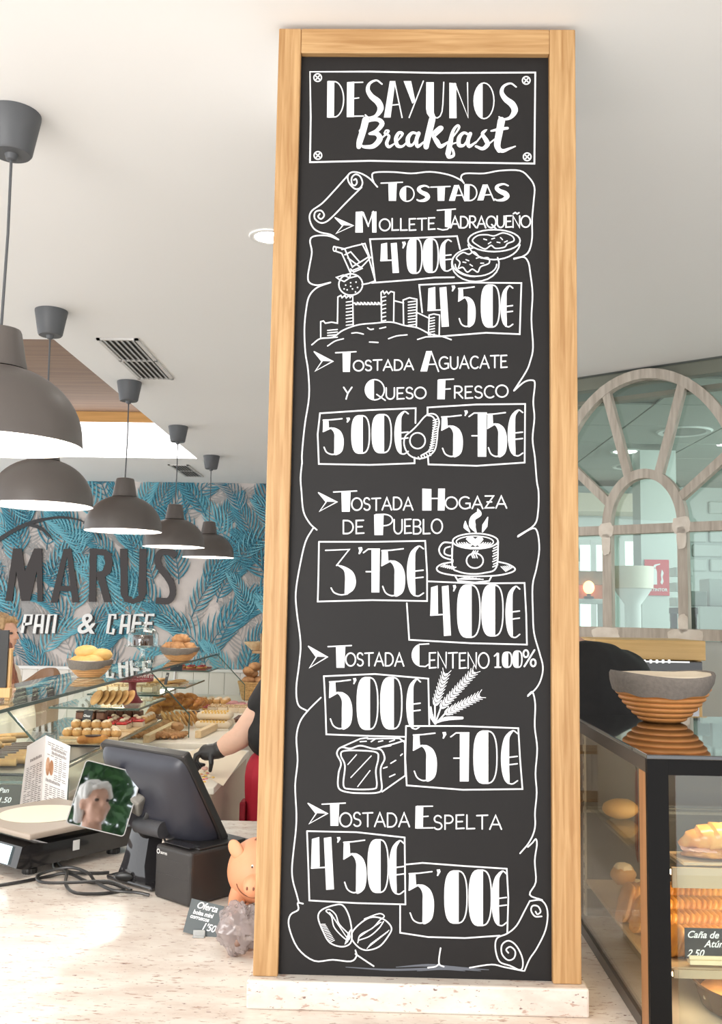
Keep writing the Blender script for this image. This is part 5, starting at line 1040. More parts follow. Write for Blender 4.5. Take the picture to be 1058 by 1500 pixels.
# upper glass shelves
for i in range(6): put('cookie', (-1.455+.032*i, 4.93+.006*i, 1.1515+.040), 0, 'golden oval biscuit leaning in the row on the upper glass shelf', 'leaning biscuits', rot=(1.0, 0, -.75), scale=1.05)
t = thing('cake_stand', 'dusty red pierced metal cake stand on the upper glass shelf', 'cake stand', (-1.335, 5.16, 1.1504))
rs = mat('stand_rose', (.28, .055, .06), .45)
b = MB(); b.smooth = True; b.lathe([(0, 0), (.058, 0), (.060, .004), (.05, .012), (.028, .04), (.019, .075), (.021, .10), (.03, .112), (0, .112)], seg=32); b.build('stem', rs, t)
b = MB(); b.smooth = True; b.lathe([(0, .1122), (.105, .1122), (.11, .116), (.11, .124), (.106, .124), (.105, .119), (0, .119)], seg=44); b.build('plate', rs, t)
b = MB(); b.smooth = True
for i in range(26): a_ = 2*PI*i/26; cx, cy = .108*math.cos(a_), .108*math.sin(a_); b.tube([(cx-math.sin(a_)*.011*math.cos(q*PI/5), cy+math.cos(a_)*.011*math.cos(q*PI/5), .135+.011*math.sin(q*PI/5)) for q in range(10)], .0016, 5, closed=True)
b.build('pierced_rim', rs, t)
tray('clear tray of pale nougat slices behind the red cake stand', -1.70, 5.66, -1.315, 5.98, 1.15, glass('tray_glass', (.9, .93, .9)))
for j in range(3):
    for i in range(5): put('slice', (-1.655+.068*i, 5.71+.09*j, 1.1555), .05*j, 'pale nougat slice with nuts on the tray behind the red cake stand', 'nougat slices on the upper shelf')
for i in range(4): put('slice', (-1.64+.068*i, 5.75, 1.1555+.043), .1, 'pale nougat slice with nuts on the tray behind the red cake stand', 'nougat slices on the upper shelf')
tray('wooden board of golden biscuits on the far glass shelf', -1.63, 6.37, -1.34, 6.72, 1.14)
for i in range(14): put('cookie', (-1.60+.075*(i % 4), 6.43+.08*(i//4), 1.1455+.0136*((i*7) % 2)), i, 'golden almond biscuit heaped on the board of the far glass shelf', 'heaped biscuits')
tray('red brown tray of glazed tartlets on the farthest glass shelf', -1.66, 7.28, -1.33, 7.56, 1.19, mat('tray_red', (.25, .06, .04), .4))
for i in range(9): put('tartlet', (-1.615+.08*(i % 4), 7.33+.08*(i//4), 1.1955), i, 'dark red glazed tartlet on the farthest glass shelf', 'red tartlets')
# lower deck of the far end
for i, (px, py) in enumerate(((150+78, 1052), (243, 1048), (257, 1044), (272, 1043), (287, 1043), (236, 1040), (252, 1035), (268, 1034), (284, 1034), (299, 1036))):
    q = on(px, py, DZ); put('croissant', (q.x, q.y, DZ+.0006+(.02 if i < 5 else 0)), rnd.uniform(-.6, 2.4), 'golden croissant in the heap in the middle of the lower deck', 'croissants on the lower deck', rot=None, scale=1.25)
for i in range(9):
    q = on(232+(i % 5)*15, 1049-(i//5)*5, DZ); put('croissant', (q.x, q.y, DZ+.066+.01*(i//5)), rnd.uniform(-.6, 2.4), 'golden croissant on top of the heap in the middle of the lower deck', 'croissants on top of the heap', scale=1.15)
for i in range(16):
    q = on(240+(i % 8)*7, 1066-(i//8)*6, DZ); put('cookie', (q.x, q.y, DZ+.042), 0, 'thin golden flat biscuit standing in the leaning rows of the lower deck', 'flat biscuits in rows', rot=(.25, 1.0, .6+.1*(i % 3)), scale=1.05)
tray('white tray of filled rolls in paper at the right of the lower deck', -1.13, 5.86, -.915, 6.20, DZ, paper_m)
for i in range(3):
    q = V((-1.022, 5.90+.09*i, DZ+T5)); put('roll', q, 0, 'cream roll with custard in the row of wrapped rolls', 'filled rolls')
for i in range(2): put('roll', (-1.022, 5.945+.09*i, DZ+T5+.0500), 0, 'cream roll with custard in the row of wrapped rolls', 'filled rolls')
for i in range(4): put('milk', (-.925+.0*i, 6.28+.055*i, DZ), .3, 'milk chocolate cake beside the filled rolls', 'chocolate cakes at the deck edge')
for i in range(14): put('twist', (-1.60+.085*(i % 5), 5.42+.13*(i//5)+.03*(i % 2), DZ+.004), .4+.3*(i % 3), 'brown twisted pastry on the front part of the lower deck', 'twisted pastries')
for i in range(9): put('loaf', (-1.62+.10*(i % 5), 5.80+.13*(i//5), DZ), i*.7, 'small brown crusty roll on the lower deck beside the twists', 'small crusty rolls', scale=.7)
for i in range(7): put('twist', (-1.24+.05*(i % 3), 5.46+.075*(i//3), DZ+.004), .9, 'brown twisted pastry by the wooden divider', 'twists by the divider', scale=.8)
for i in range(10): put('pinkcake', (-1.14+.075*(i % 3), 7.32+.09*(i//4), DZ), 0, 'round pink iced cake at the far right of the lower deck', 'pink iced cakes')
for i in range(12): put('choux', (-1.50+.06*(i % 6), 7.42+.12*(i//6), DZ), i, 'white iced choux bun at the far end of the lower deck', 'far choux buns', scale=1.25)
for i in range(12): put('tartlet', (-1.52+.085*(i % 6), 7.02+.11*(i//6), DZ), i, 'red topped tartlet behind the croissants on the lower deck', 'far tartlets')
for i in range(10): put('slice', (-1.20+.075*(i % 5), 6.90+.12*(i//5), DZ), .1, 'pale iced slice behind the filled rolls', 'iced slices behind the rolls', scale=1.15)
for i in range(8): put('eclair', (-1.26+.16*(i % 2), 6.36+.07*(i//2), DZ), .1, 'chocolate topped eclair between croissants and rolls', 'chocolate eclairs')
for i in range(10): put('milk', (-1.64+.05*(i % 5), 6.28+.1*(i//5), DZ), .1, 'milk chocolate cake left of the croissants', 'milk cakes on the deck')
# price cards in the case
def card(label, px, py, Y, w_, h_, lines, rz=0., lean=.2, mm=None, ztxt=None):
    p = atY(px, py, Y); t = thing('price_card', label, 'price card', p, 0); R = Matrix.Rotation(rz, 4, 'Z') @ Matrix.Rotation(-lean, 4, 'X'); t.matrix_world = Matrix.Translation(p) @ R
    b = MB(); b.box((-w_/2, 0, 0), (w_/2, .002, h_)); b.build('card', mm or mat('card_black', (.02, .02, .022), .6), t)
    for k_, (s_, sz) in enumerate(lines): text_mb(s_, sz, Matrix.Translation((-w_/2+.004, -.0005, h_*(.68-.40*k_))) @ Matrix.Rotation(PI/2, 4, 'X'), shear=.25, bold=.0004).build('handwriting', chalk, t)
    return t
card('small black handwritten price card beside the choux buns', 123, 1071, 4.62, .06, .10, [('Choux', .016), ('1.20', .016)], -.5, .25)
card('black price card left of the golden biscuits on the far shelf', 242, 1003, 6.33, .04, .08, [('1.00', .014)], -.9, .2)
card('dark blue grey price card behind the golden biscuits', 258, 983, 6.76, .085, .05, [('Galletas', .016)], 0, .2, mat('card_blue', (.03, .05, .08), .5))
card('dark price card with white figures on the near lower deck', 17, 1186, 3.42, .11, .085, [('Pan', .024), ('1.50', .026)], .1, .2, mat('card_brown', (.05, .045, .035), .5))
# ------------------------------------------------ on top of the case
linen = mat('linen_grey', (.235, .20, .172), .9, noise_amt=.15, nscale=120, bump=.3); cane = mat('cane_coil', (.72, .38, .16), .5, noise_amt=.1, nscale=40); linen_in = mat('linen_cream', (.82, .70, .54), .9, bump=.2, nscale=90)
def banneton(label, loc, R, H, coils=8, low=.46, liner=.42, dark=True, canem=None):
    t = thing('proofing_basket', label, 'basket', loc)
    prof = [(0, .0)]; 
    for i in range(coils*6+1):
        u = i/(coils*6); r = R*(low+(1-low)*math.sin(u*PI/2)**.85); z = H*u; bulge = .045*R*abs(math.sin(u*coils*PI)); prof.append((r+bulge, z+.0))
    prof += [(R*.97, H), (R*.90, H*.93)]+[(R*.88*(low+(1-low)*math.sin((1-i/8)*PI/2)**.85), H*.9*(1-i/8)+.004) for i in range(1, 9)]+[(0, .004)]
    b = MB(); b.smooth = True; b.lathe(prof, seg=56); b.build('coiled_cane', canem or cane, t)
    b = MB(); b.smooth = True
    def wob(a, i, r, z): return (r*(1+.012*math.sin(a*5+i)), z+H*.05*math.sin(a*2+1.2)+(H*.09*math.sin(a*1+.9)+H*.02*math.sin(a*9) if i == 0 else 0))
    rr = lambda u: R*(low+(1-low)*math.sin(u*PI/2)**.85)
    b.lathe([(rr(1-liner)*1.07, H*(1-liner)), (rr(1-liner*.5)*1.075, H*(1-liner*.5)), (R*1.075, H*1.0), (R*1.05, H*1.055), (R*.99, H*1.03)], seg=64, wob=wob, cap=False); ln = b.build('linen_liner', linen, t)
    b = MB(); b.smooth = True; b.lathe([(R*1.0, H*1.035), (R*.95, H*1.03), (R*.875, H*.92), (rr(.6)*.85, H*.62), (rr(.3)*.84, H*.36), (rr(.1)*.8, H*.2), (0, H*.17)], seg=64, wob=lambda a, i, r, z: (r*(1+.015*math.sin(a*7+i*2)), z+(H*.05*math.sin(a*2+1.2) if i == 0 else 0)), cap=False); b.build('liner_inside', linen_in, ln)
    return t
q = atZ(131, 992, TZ); BZ = TZ+.0005
banneton('cane basket with grey linen holding smooth pale buns on the glass case', (q.x, q.y, BZ), .108, .085)
for i, (x, y, z, a_, lab) in enumerate(((-.035, -.02, .050, .2, 'left lower'), (.025, -.045, .052, -.4, 'front lower'), (.0, .045, .050, .9, 'rear lower'), (-.02, .0, .098, .1, 'topmost'), (.055, .01, .082, 1.0, 'right upper'))):
    put('bun', (q.x+x, q.y+y, BZ+z), a_, 'smooth pale bun, %s one in the linen basket before the ampersand' % lab, 'buns in the first basket', 'bread', scale=.98)
q2 = atZ(263, 968, TZ)
banneton('cane basket with grey linen holding rough brown rolls at the case far end', (q2.x, q2.y, BZ), .125, .088)
for i, (x, y, z, a_, lab) in enumerate(((-.06, -.01, .050, .2, 'left'), (.06, -.02, .050, -.4, 'right'), (.0, .05, .05, .9, 'rear'), (.0, -.06, .055, 1.9, 'front'), (.005, 0, .105, .1, 'topmost'))):
    put('loaf', (q2.x+x, q2.y+y, BZ+z), a_, 'rough brown crusty roll, %s one in the far linen basket' % lab, 'rolls in the far basket', 'bread')
q = atZ(208, 973, TZ); t = thing('cake_dome', 'clear glass cloche on a footed glass cake stand on the case', 'cake dome', (q.x, q.y, BZ))
dg = glass('dome_glass', (.92, .94, .93), 1.6, .07)
b = MB(); b.smooth = True; b.lathe([(0, 0), (.062, 0), (.060, .008), (.03, .02), (.014, .04), (.020, .055), (.014, .075), (.016, .10), (.05, .108), (.112, .111), (.115, .116), (.112, .119), (0, .117)], seg=44); b.build('footed_stand', dg, t)
b = MB(); b.smooth = True; b.lathe([(.098, .1195), (.100, .15), (.096, .19), (.078, .218), (.045, .23), (.012, .234), (.008, .242), (.016, .25), (.018, .26), (.010, .27), (0, .272)], seg=44, cap=False); b.build('cloche', dg, t)
b = MB(); b.smooth = True; b.lathe([(0, .1196), (.062, .1196), (.066, .126), (.064, .176), (.058, .184), (0, .186)], (q.x, q.y, BZ), 36); tag(b.build('chocolate_cake', choc), 'dark chocolate cake under the clear glass cloche', 'cake')
# easel board at the left edge
t = thing('easel_board', 'small black menu board on a pale wooden easel at the left edge', 'board'); ew = wood('easel_wood', (.80, .50, .22), (.68, .38, .14), 6, 2)
p0 = atY(14, 1018, 3.62); 
b = MB(); b.bbox((p0.x-.012, 3.60, TZ+.0005), (p0.x+.006, 3.62, TZ+.196), .002); b.build('post', ew, t)
b = MB(); b.bbox((p0.x-.25, 3.60, TZ+.0005), (p0.x-.232, 3.62, TZ+.196), .002); b.build('post', ew, t)
b = MB(); b.bbox((p0.x-.27, 3.575, TZ+.014), (p0.x+.018, 3.5995, TZ+.05), .002); b.build('ledge', ew, t)
b = MB(); b.box((p0.x-.262, 3.588, TZ+.0505), (p0.x-.004, 3.5985, TZ+.265)); b.build('board', mat('easel_black', (.022, .021, .021), .5), t)
b = MB(); b.bbox((p0.x-.13, 3.66, TZ+.0005), (p0.x-.11, 3.70, TZ+.012), .002); b.tube([(p0.x-.12, 3.68, TZ+.008), (p0.x-.12, 3.61, TZ+.19)], .007, 8); b.build('rear_strut', ew, t)
# ------------------------------------------------ server's worktop
wk = thing('worktop_unit', 'beige worktop unit with a white top behind the till', 'worktop')
x1 = atZ(345, 1120, .9).x
b = MB(); b.bbox((-1.25, 4.16, .02), (x1-.012, 5.22, .868), .006); b.build('cabinet_body', mat('unit_beige', (.55, .44, .34), .6), wk)
b = MB(); b.bbox((-1.255, 4.14, .8685), (x1, 5.24, .898), .004); b.build('top', mat('top_white', (.88, .82, .72), .4), wk)
b = MB()
for i in range(9):
    for j in range(5):
        u_, v_ = i/8, j/4; A_ = atZ(252, 1112, .9).lerp(atZ(300, 1092, .9), v_); B_ = atZ(327, 1151, .9).lerp(atZ(362, 1102, .9), v_); p = A_.lerp(B_, u_)
        dz = .0015+.012*max(0, math.sin(u_*4+v_*5))*max(0, v_-.4); 
        b.v.append((p.x, p.y, .8985+dz))
for i in range(8):
    for j in range(4): b.f.append([i*5+j, (i+1)*5+j, (i+1)*5+j+1, i*5+j+1]); b.mi.append(0); b.sm.append(True)
sheet = b.build('paper_sheet', mat('greaseproof', (.86, .74, .58), .7), smooth=True); tag(sheet, 'creamy sheet of greaseproof paper with crumbs under the gloved hand', 'paper')
for k_ in range(1): pass
b = MB(); rq = random.Random(3)
for i in range(26):
    p = atZ(rq.gauss(299, 7), rq.gauss(1138, 6), .902); b.cur = i % 3; b.ell((p.x, p.y, .9035), (.008, .006, .0035), seg=6, rings=4)
tag(b.build('crumbs', [mat('crumb_yellow', (.85, .55, .12), .6), mat('crumb_pink', (.65, .2, .2), .6), mat('crumb_pale', (.85, .7, .5), .6)]), 'scattered yellow and pink crumbs on the greaseproof paper', 'crumbs', kind='stuff')
# rack behind the board edge with a basket and a shallow bowl
rk = thing('wooden_rack', 'wooden shelf rack mostly hidden behind the left side of the menu board', 'rack'); rw = wood('rack_wood', (.45, .27, .13), (.33, .18, .08), 4, 0)
for z in (.10, .50, .90, 1.30): b = MB(); b.bbox((-1.12, 8.33, z-.025), (-.38, 8.72, z), .003); b.build('shelf', rw, rk)
for x, y in ((-1.04, 8.35), (-1.04, 8.70), (-.395, 8.35), (-.395, 8.70)): b = MB(); b.box((x-.012, y-.012, 0), (x+.012, y+.012, 1.45)); b.build('upright', rw, rk)
t = thing('wicker_basket', 'honey coloured wicker basket of rolls beside the menu board frame', 'basket', (-1.03, 7.9, .9205)); wk_m = mat('wicker', (.68, .42, .17), .6, c2=(.42, .23, .08), nscale=70, nstretch=(1, 1, 3), bump=.6)
b = MB(); b.smooth = True; b.lathe([(0, 0), (.10, 0), (.105, .01)]+[(.105+.03*i/24+.004*abs(math.sin(i*PI/3)), .01+.12*i/24) for i in range(25)]+[(.142, .136), (.142, .15), (.13, .15), (.095, .015), (0, .012)], seg=40); b.build('wicker_bowl', wk_m, t)
for i, (x, y, z) in enumerate(((-.05, -.03, .12), (.05, -.02, .12), (0, .05, .12), (-.03, .0, .18), (.0, -.02, .235), (-.05, -.03, .20))): put('loaf', (-1.03+x, 7.9+y, .9205+z), i, 'brown roll heaped in the wicker basket beside the frame', 'rolls in the wicker basket', 'bread', scale=.9)
t = thing('shallow_bowl', 'shallow pale wooden bowl on the upper rack shelf beside the frame', 'bowl', (-1.09, 8.5, 1.3005))
b = MB(); b.smooth = True; b.lathe([(0, 0), (.06, 0), (.065, .006), (.115, .05), (.125, .07), (.12, .072), (.10, .05), (.05, .012), (0, .01)], seg=40); b.build('bowl_body', wood('bowl_wood', (.75, .55, .33), (.62, .42, .22), 5, 0), t)
# ================================================================== right: heated counter display
gx0, gx1, gy0, gy1, gz1 = .463, 1.30, 1.68, 2.33, 1.4225
hb_ = mat('cabinet_black', (.006, .0055, .0055), .5, spec=.15); wd = wood('cabinet_wood', (.42, .20, .08), (.30, .13, .05), 5, 2)
cb = thing('display_cabinet', 'black framed heated display cabinet on the counter at the right', 'display cabinet')
b = MB(); b.box((gx0+.0362, gy0, gz1-.034), (gx1, gy0+.03, gz1-.008)); b.box((gx0, gy0, CZ+.0005), (gx0+.036, gy0+.012, gz1-.008)); b.box((gx1-.036, gy0, CZ+.0005), (gx1, gy0+.03, gz1-.034)); b.box((gx0+.036, gy0, CZ+.0005), (gx1-.036, gy0+.03, CZ+.014)); b.build('front_frame', hb_, cb)
b = MB(); b.bbox((gx0-.001, gy0-.002, gz1-.0078), (gx1+.002, gy1+.002, gz1), .0015); b.build('top_glass', mat('black_glass_top', (.012, .012, .013), .015, spec=.9, coat=1.), cb)
b = MB(); b.box((gx0+.0, gy0+.0125, gz1-.032), (gx0+.012, gy1, gz1-.008)); b.box((gx0+.012, gy1-.012, CZ+.0005), (gx1, gy1, gz1-.008)); b.box((gx0+.012, gy0+.031, gz1-.012), (gx1, gy1-.0125, gz1-.0082)); b.box((gx0, gy0+.06, CZ+.0005), (gx0+.012, gy1-.03, CZ+.022)); b.build('dark_shell', mat('shell_dark', (.06, .045, .035), .35), cb)
b = MB(); b.box((gx0+.0125, gy0+.0305, CZ+.0005), (gx1-.04, gy1-.0125, CZ+.0150)); b.build('floor_plate', mat('plate_pale', (.55, .50, .44), .25), cb)
b = MB(); b.box((gx0+.001, gy0+.0125, CZ+.0005), (gx0+.013, gy0+.058, gz1-.0325)); b.build('wooden_post', wd, cb)
b = MB(); b.box((gx0+.001, gy1-.03, CZ+.0005), (gx0+.013, gy1-.002, gz1-.0325)); b.build('wooden_post', wd, cb)
b = MB(); b.box((gx0+.004, gy0+.059, CZ+.023), (gx0+.009, gy1-.031, gz1-.0325)); b.build('side_pane', glass('cabinet_glass', (.93, .91, .85), 1.38), cb)
b = MB(); b.box((gx0+.05, gy0+.006, CZ+.015), (gx1-.037, gy0+.010, gz1-.035)); b.build('front_pane', cl, cb)
b = MB(); x0 = gx0+.016
b.box((x0, gy1-.065, CZ+.03), (x0+.004, gy1-.045, gz1-.04)); up = b.build('slotted_upright', mat('upright_grey', (.55, .52, .46), .4), cb)
b = MB()
for i in range(15): b.box((x0-.0006, gy1-.059, CZ+.05+i*.028), (x0-.0001, gy1-.051, CZ+.062+i*.028))
b.build('slots', hb_, up)
for z, gl, lp in ((1.228, True, .036), (1.058, False, .016)):
    b = MB(); b.bbox((gx0+.016, gy0+.04, z-.008), (gx1-.04, gy1-.07, z), .002); sf = b.build('shelf', cl if gl else mat('shelf_wood', (.5, .36, .22), .5), cb)
    b = MB(); b.box((gx0+.05, gy0+.034, z-lp), (gx1-.04, gy0+.0395, z-.002)); b.build('shelf_lip', mat('lip_tan', (.50, .38, .25), .5), sf)
    b = MB(); b.box((gx0+.05, gy0+.042, z-.016), (gx1-.04, gy0+.05, z-.0085)); b.build('light_strip', mat('warm_led', (1, .9, .7), .4, emit=(1, .8, .5), es=5), sf)
    b = MB(); b.box((gx0+.012, gy1-.068, z-.022), (gx1-.04, gy1-.064, z-.016)); b.box((gx0+.012, gy1-.068, z-.010), (gx1-.04, gy1-.064, z-.0085)); b.build('rear_rail', mat('upright_grey', (.55, .52, .46), .4), sf)
    l = bpy.data.lights.new('cabinet_light', 'AREA'); l.shape = 'RECTANGLE'; l.size = .7; l.size_y = .03; l.energy = 1.3; l.color = (1, .74, .42)
    o = bpy.data.objects.new('cabinet_light', l); col.objects.link(o); o.location = (.9, gy0+.10, z-.02)
l = bpy.data.lights.new('cabinet_light', 'AREA'); l.shape = 'RECTANGLE'; l.size = .7; l.size_y = .03; l.energy = 2.2; l.color = (1, .74, .42)
o = bpy.data.objects.new('cabinet_light', l); col.objects.link(o); o.location = (.9, gy0+.06, gz1-.04); o.rotation_euler = (.35, 0, 0)
# contents
def scored_bar(mb, L, W_, H, n):
    mb.smooth = True; N = n*4; vs = []; S = 14
    for i in range(N+1):
        x = -L/2+L*i/N; g = 1+.12*abs(math.sin(PI*i/4))
        for k in range(S): a = 2*PI*k/S; c, s_ = math.cos(a), math.sin(a); vs.append((x+.012*s_, W_/2*math.copysign(abs(c)**.55, c)*g, H/2+H/2*math.copysign(abs(s_)**.6, s_)*(g if s_ > 0 else 1)))
    mb.add(vs, [(i*S+k, i*S+(k+1) % S, (i+1)*S+(k+1) % S, (i+1)*S+k) for i in range(N) for k in range(S)]+[tuple(range(S)), tuple(N*S+k for k in range(S))])
cane_m = mat('pastry_glazed', (.62, .29, .06), .35, c2=(.36, .13, .025), nscale=16)
first = None
for i, lab in enumerate(('front', 'second', 'third', 'rearmost')):
    if first is None:
        first = thing('filled_pastry_bar', '', 'pastry', (.66, 1.785, 1.0585)); b = MB(); scored_bar(b, .26, .058, .046, 24); b.build('scored_crust', cane_m, first); o = first
    else: o = dup(first, (.655-.012*i, 1.785+.062*i, 1.0585+.0), .02*i, scale=(1, 1, 1+.16*i))
    tag(o, 'long golden scored pastry bar, %s of four behind the price card' % lab, 'pastry', 'scored pastry bars')
cr = thing('croissant_sandwich', 'glossy croissant filled with ham on the upper cabinet shelf', 'sandwich', (.612, 1.765, 1.2285), .06); cr.scale = (.72, .72, .62)
b = MB(); b.bbox((-.11, -.055, 0), (.13, .055, .008), .002); b.build('board', mat('lip_tan', (.50, .38, .25), .5), cr)
b = MB(); croissant_mesh(b, .19, .040, .55); b.v = [(x, y-.02, max(z*.45, 0)+.0085) for x, y, z in b.v]; b.build('lower_half', gold, cr)
b = MB(); b.smooth = True; b.ell((0, -.008, .034), (.10, .05, .008), seg=40, fn=lambda p: V((p.x*(1+.1*noise.noise(p*3)), p.y*(1+.12*noise.noise(p*4)), p.z+1.2*noise.noise(V((p.x*3, p.y*3, 1)))))); b.build('ham', mat('ham', (.80, .48, .38), .4), cr)
b = MB(); croissant_mesh(b, .20, .042, .55); b.v = [(x, y-.02, z*.86+.032) for x, y, z in b.v]; b.build('upper_half', mat('croissant_glaze', (.62, .24, .05), .25, c2=(.78, .44, .14), nscale=12, nstretch=(3, .6, 1)), cr)
for i, (x, y, z) in enumerate(((.52, 2.02, 1.0586), (.55, 2.10, 1.0586), (.515, 2.06, 1.102))): put('choux', (x, y, z), i, 'pale iced bun piled at the back left of the cabinet shelf', 'pale buns in the cabinet', scale=1.0)
for i in range(4): put('bun', (.535+.01*i, 1.87+.10*i, 1.2286) if i else (.52, 2.10, 1.2286), .3*i, 'pale bun at the left of the upper cabinet shelf', 'buns on the upper cabinet shelf', 'bread', scale=.62) if i in (0,) else None
t = thing('frying_pan', 'round brown handled pan on the cabinet floor below the pastry bars', 'pan', (.685, 1.80, CZ+.0155)); pm = mat('pan_brown', (.10, .06, .04), .25, .4)
b = MB(); b.smooth = True; b.lathe([(0, 0), (.085, 0), (.095, .006), (.108, .045), (.111, .046), (.11, .049), (.105, .047), (.09, .008), (0, .006)], seg=48); b.build('pan_body', pm, t)
b = MB(); b.smooth = True; b.lathe([(0, .0085), (.088, .0088), (.095, .026), (0, .032)], seg=40); b.build('filling', mat('pan_filling', (.45, .24, .10), .5, c2=(.25, .12, .05), nscale=26), t)
for i in range(2): b = MB(); b.smooth = True; b.ell((-.098, -.02+.035*i, .028), (.003, .005, .005)); b.build('rivet', STEEL, t)
pc_ = atY(1004, 1404, 1.726)
t = thing('price_card', 'black card handwritten Caña de Atún 2.50 in front of the pastry bars', 'price card', (pc_.x, 1.726, pc_.z), 0)
b = MB(); b.box((0, 0, 0), (.098, .002, .051)); b.build('card', mat('card_black', (.02, .02, .022), .6), t)
for s_, sz, x, z in (('Caña de', .0165, .003, .035), ('Atún', .0165, .033, .020), ('2.50', .0165, .003, .004)): text_mb(s_, sz, Matrix.Translation((x, -.0005, z)) @ Matrix.Rotation(PI/2, 4, 'X'), shear=.35, bold=.0003).build('handwriting', chalk, t)
b = MB(); b.bbox((.006, -.008, -.0080), (.098, .010, -.0005), .001); b.bbox((.006, -.004, -.0005), (.098, -.0006, .006), .001); b.build('clear_holder', mat('holder_cream', (.8, .68, .45), .3), t)
bq = atZ(977, 1060, gz1)
banneton('orange coiled cane basket with a grey brown linen liner on the black cabinet', (bq.x, bq.y+.035, gz1+.0004), .108, .104, 9, .36, .32, canem=mat('cane_orange', (.74, .31, .09), .5, noise_amt=.1, nscale=40))

# ================================================================== glazed screen with arches
WM = frame(W0, WD, WN, V((0, 0, 1)))
def sz(px, py):
    r = ray(px, py); t_ = WN.dot(W0)/(r.x*WN.x+r.y*WN.y); p = r*t_; return ((V((p.x, p.y, 0))-W0).dot(WD), p.z+EYE)
bare = mat('bare_wood_grey', (.56, .50, .43), .7, c2=(.42, .36, .30), nscale=9, nstretch=(6, 6, .7)); patch_m = mat('filler_patch', (.80, .73, .64), .8, c2=(.70, .62, .53), nscale=20)
D0, D1 = -.02, .028
win = MB()
def bar(s0, z0, s1, z1): win.prism([(s0, z0), (s1, z0), (s1, z1), (s0, z1)], D1-D0, WM @ Matrix.Translation((0, D0, 0)))
def strip(p, q, w_, off=0.):
    d = V((q[0]-p[0], q[1]-p[1])).normalized(); n_ = V((-d.y, d.x))*w_/2
    win.prism([(p[0]+n_.x, p[1]+n_.y), (p[0]-n_.x, p[1]-n_.y), (q[0]-n_.x, q[1]-n_.y), (q[0]+n_.x, q[1]+n_.y)], D1-D0-.006-off, WM @ Matrix.Translation((0, D0+.003+off, 0)))
S0, S1 = -.25, 2.2
bar(S0, 2.045, S1, 2.088); bar(S0, 1.555, S1, 1.605)
for s_ in (.157, .521, 1.25, 1.61): strip((s_, 1.56), (s_, 2.07), .045, .001)
def arch(c, a_, b_, zc, w_, n=40, off=0.):
    o_ = [(c+a_*math.cos(PI*i/n), zc+b_*math.sin(PI*i/n)) for i in range(n+1)]; i_ = [(c+(a_-w_)*math.cos(PI*i/n), zc+(b_-w_)*math.sin(PI*i/n)) for i in range(n, -1, -1)]
    win.prism(o_+i_, D1-D0-off, WM @ Matrix.Translation((0, D0+off, 0)))
for cc in (.339, 1.43):
    arch(cc, .514, .745, 2.085, .047, off=.002); arch(cc, .204, .265, 2.085, .044, off=.004)
    for p, q in (((886, 566), (921, 696)), ((1003, 552), (966, 694)), ((833, 679), (893, 737)), ((1066, 666), (998, 728))):
        A_, B_ = sz(*p), sz(*q); strip((A_[0]+cc-.339, A_[1]), (B_[0]+cc-.339, B_[1]), .040, .003)
w2 = struct(win, 'window_2', bare)
b = MB(); 
for s0, s1, z0, z1 in ((S0, S1, 2.775, 2.838), (S0, S1, 2.70, 2.722)): b.prism([(s0, z0), (s1, z0), (s1, z1), (s0, z1)], .06, WM @ Matrix.Translation((0, .03, 0)))
struct(b, 'trim_5', mat('rail_taupe', (.27, .23, .19), .6))
b = MB(); b.prism([(S0, 1.5), (S1, 1.5), (S1, 2.838), (S0, 2.838)], .006, WM @ Matrix.Translation((0, .0285, 0))); g_ = b.build('pane', glass('screen_glass', (.82, .90, .87), 1.5, .03), w2)
b = MB(); b.prism([(S0, 0), (S1, 0), (S1, 1.552), (S0, 1.552)], .03, WM); struct(b, 'wall_glazed_screen_base', mat('frosted_panel', (.50, .53, .50), .35))
for s_, z, w_, h_ in ((.157, 2.066, .07, .07), (.521, 2.075, .085, .075), (.15, 1.575, .135, .06), (.53, 1.575, .16, .06), (.521, 2.02, .045, .10), (.157, 2.0, .043, .10), (.521, 1.63, .045, .08)):
    b = MB(); pl = [(s_+w_/2*(1+.16*noise.noise(V((i*1.7, s_*9, z*7))))*math.copysign(abs(math.cos(2*PI*i/22))**.6, math.cos(2*PI*i/22)), z+h_/2*(1+.22*noise.noise(V((i*2.1, z*9, 3))))*math.copysign(abs(math.sin(2*PI*i/22))**.6, math.sin(2*PI*i/22))) for i in range(22)]
    b.prism(pl, .0018, WM @ Matrix.Translation((0, D0-.0021, 0))); b.build('filler_patch', patch_m, w2)

# ================================================================== the room behind the screen
tile = mat('tile_grey_green', (.46, .49, .46), .7)
b = MB(); T = .6; x = .3
while x < 7.0:
    y = 2.2
    while y < 8.4:
        c = V((x+T/2, y+T/2, 0)); 
        if (c-W0).dot(WN) > .45: b.box((x+.006, y+.006, CEIL-.012), (x+T-.006, y+T-.006, CEIL-.002))
        y += T
    x += T
struct(b, 'ceiling_back_room', tile)
b = MB(); pts_ = [onW(S0, CEIL), onW(S1, CEIL), V((7, 2.2, CEIL)), V((7, 8.6, CEIL)), V((.3, 8.6, CEIL))]; b.add(pts_+[p+V((0, 0, .05)) for p in pts_], [(0, 1, 2, 3, 4), (9, 8, 7, 6, 5)]); struct(b, 'ceiling_grid', mat('grid_dark', (.22, .24, .23), .7))
pw = mat('back_room_wall', (.62, .68, .65), .6)
b = MB(); b.box((.26, 8.6, 0), (7, 8.7, CEIL)); struct(b, 'wall_far', pw)
b = MB(); b.box((7, 2.0, 0), (7.1, 8.7, CEIL)); struct(b, 'wall_far_right', pw)
def far(px, py, Y=8.59): return atY(px, py, Y)
sky_m = mat('daylight_pane', (.9, .95, .93), .5, emit=(.90, 1, .96), es=1.25); wf = mat('window_white', (.75, .78, .76), .5)
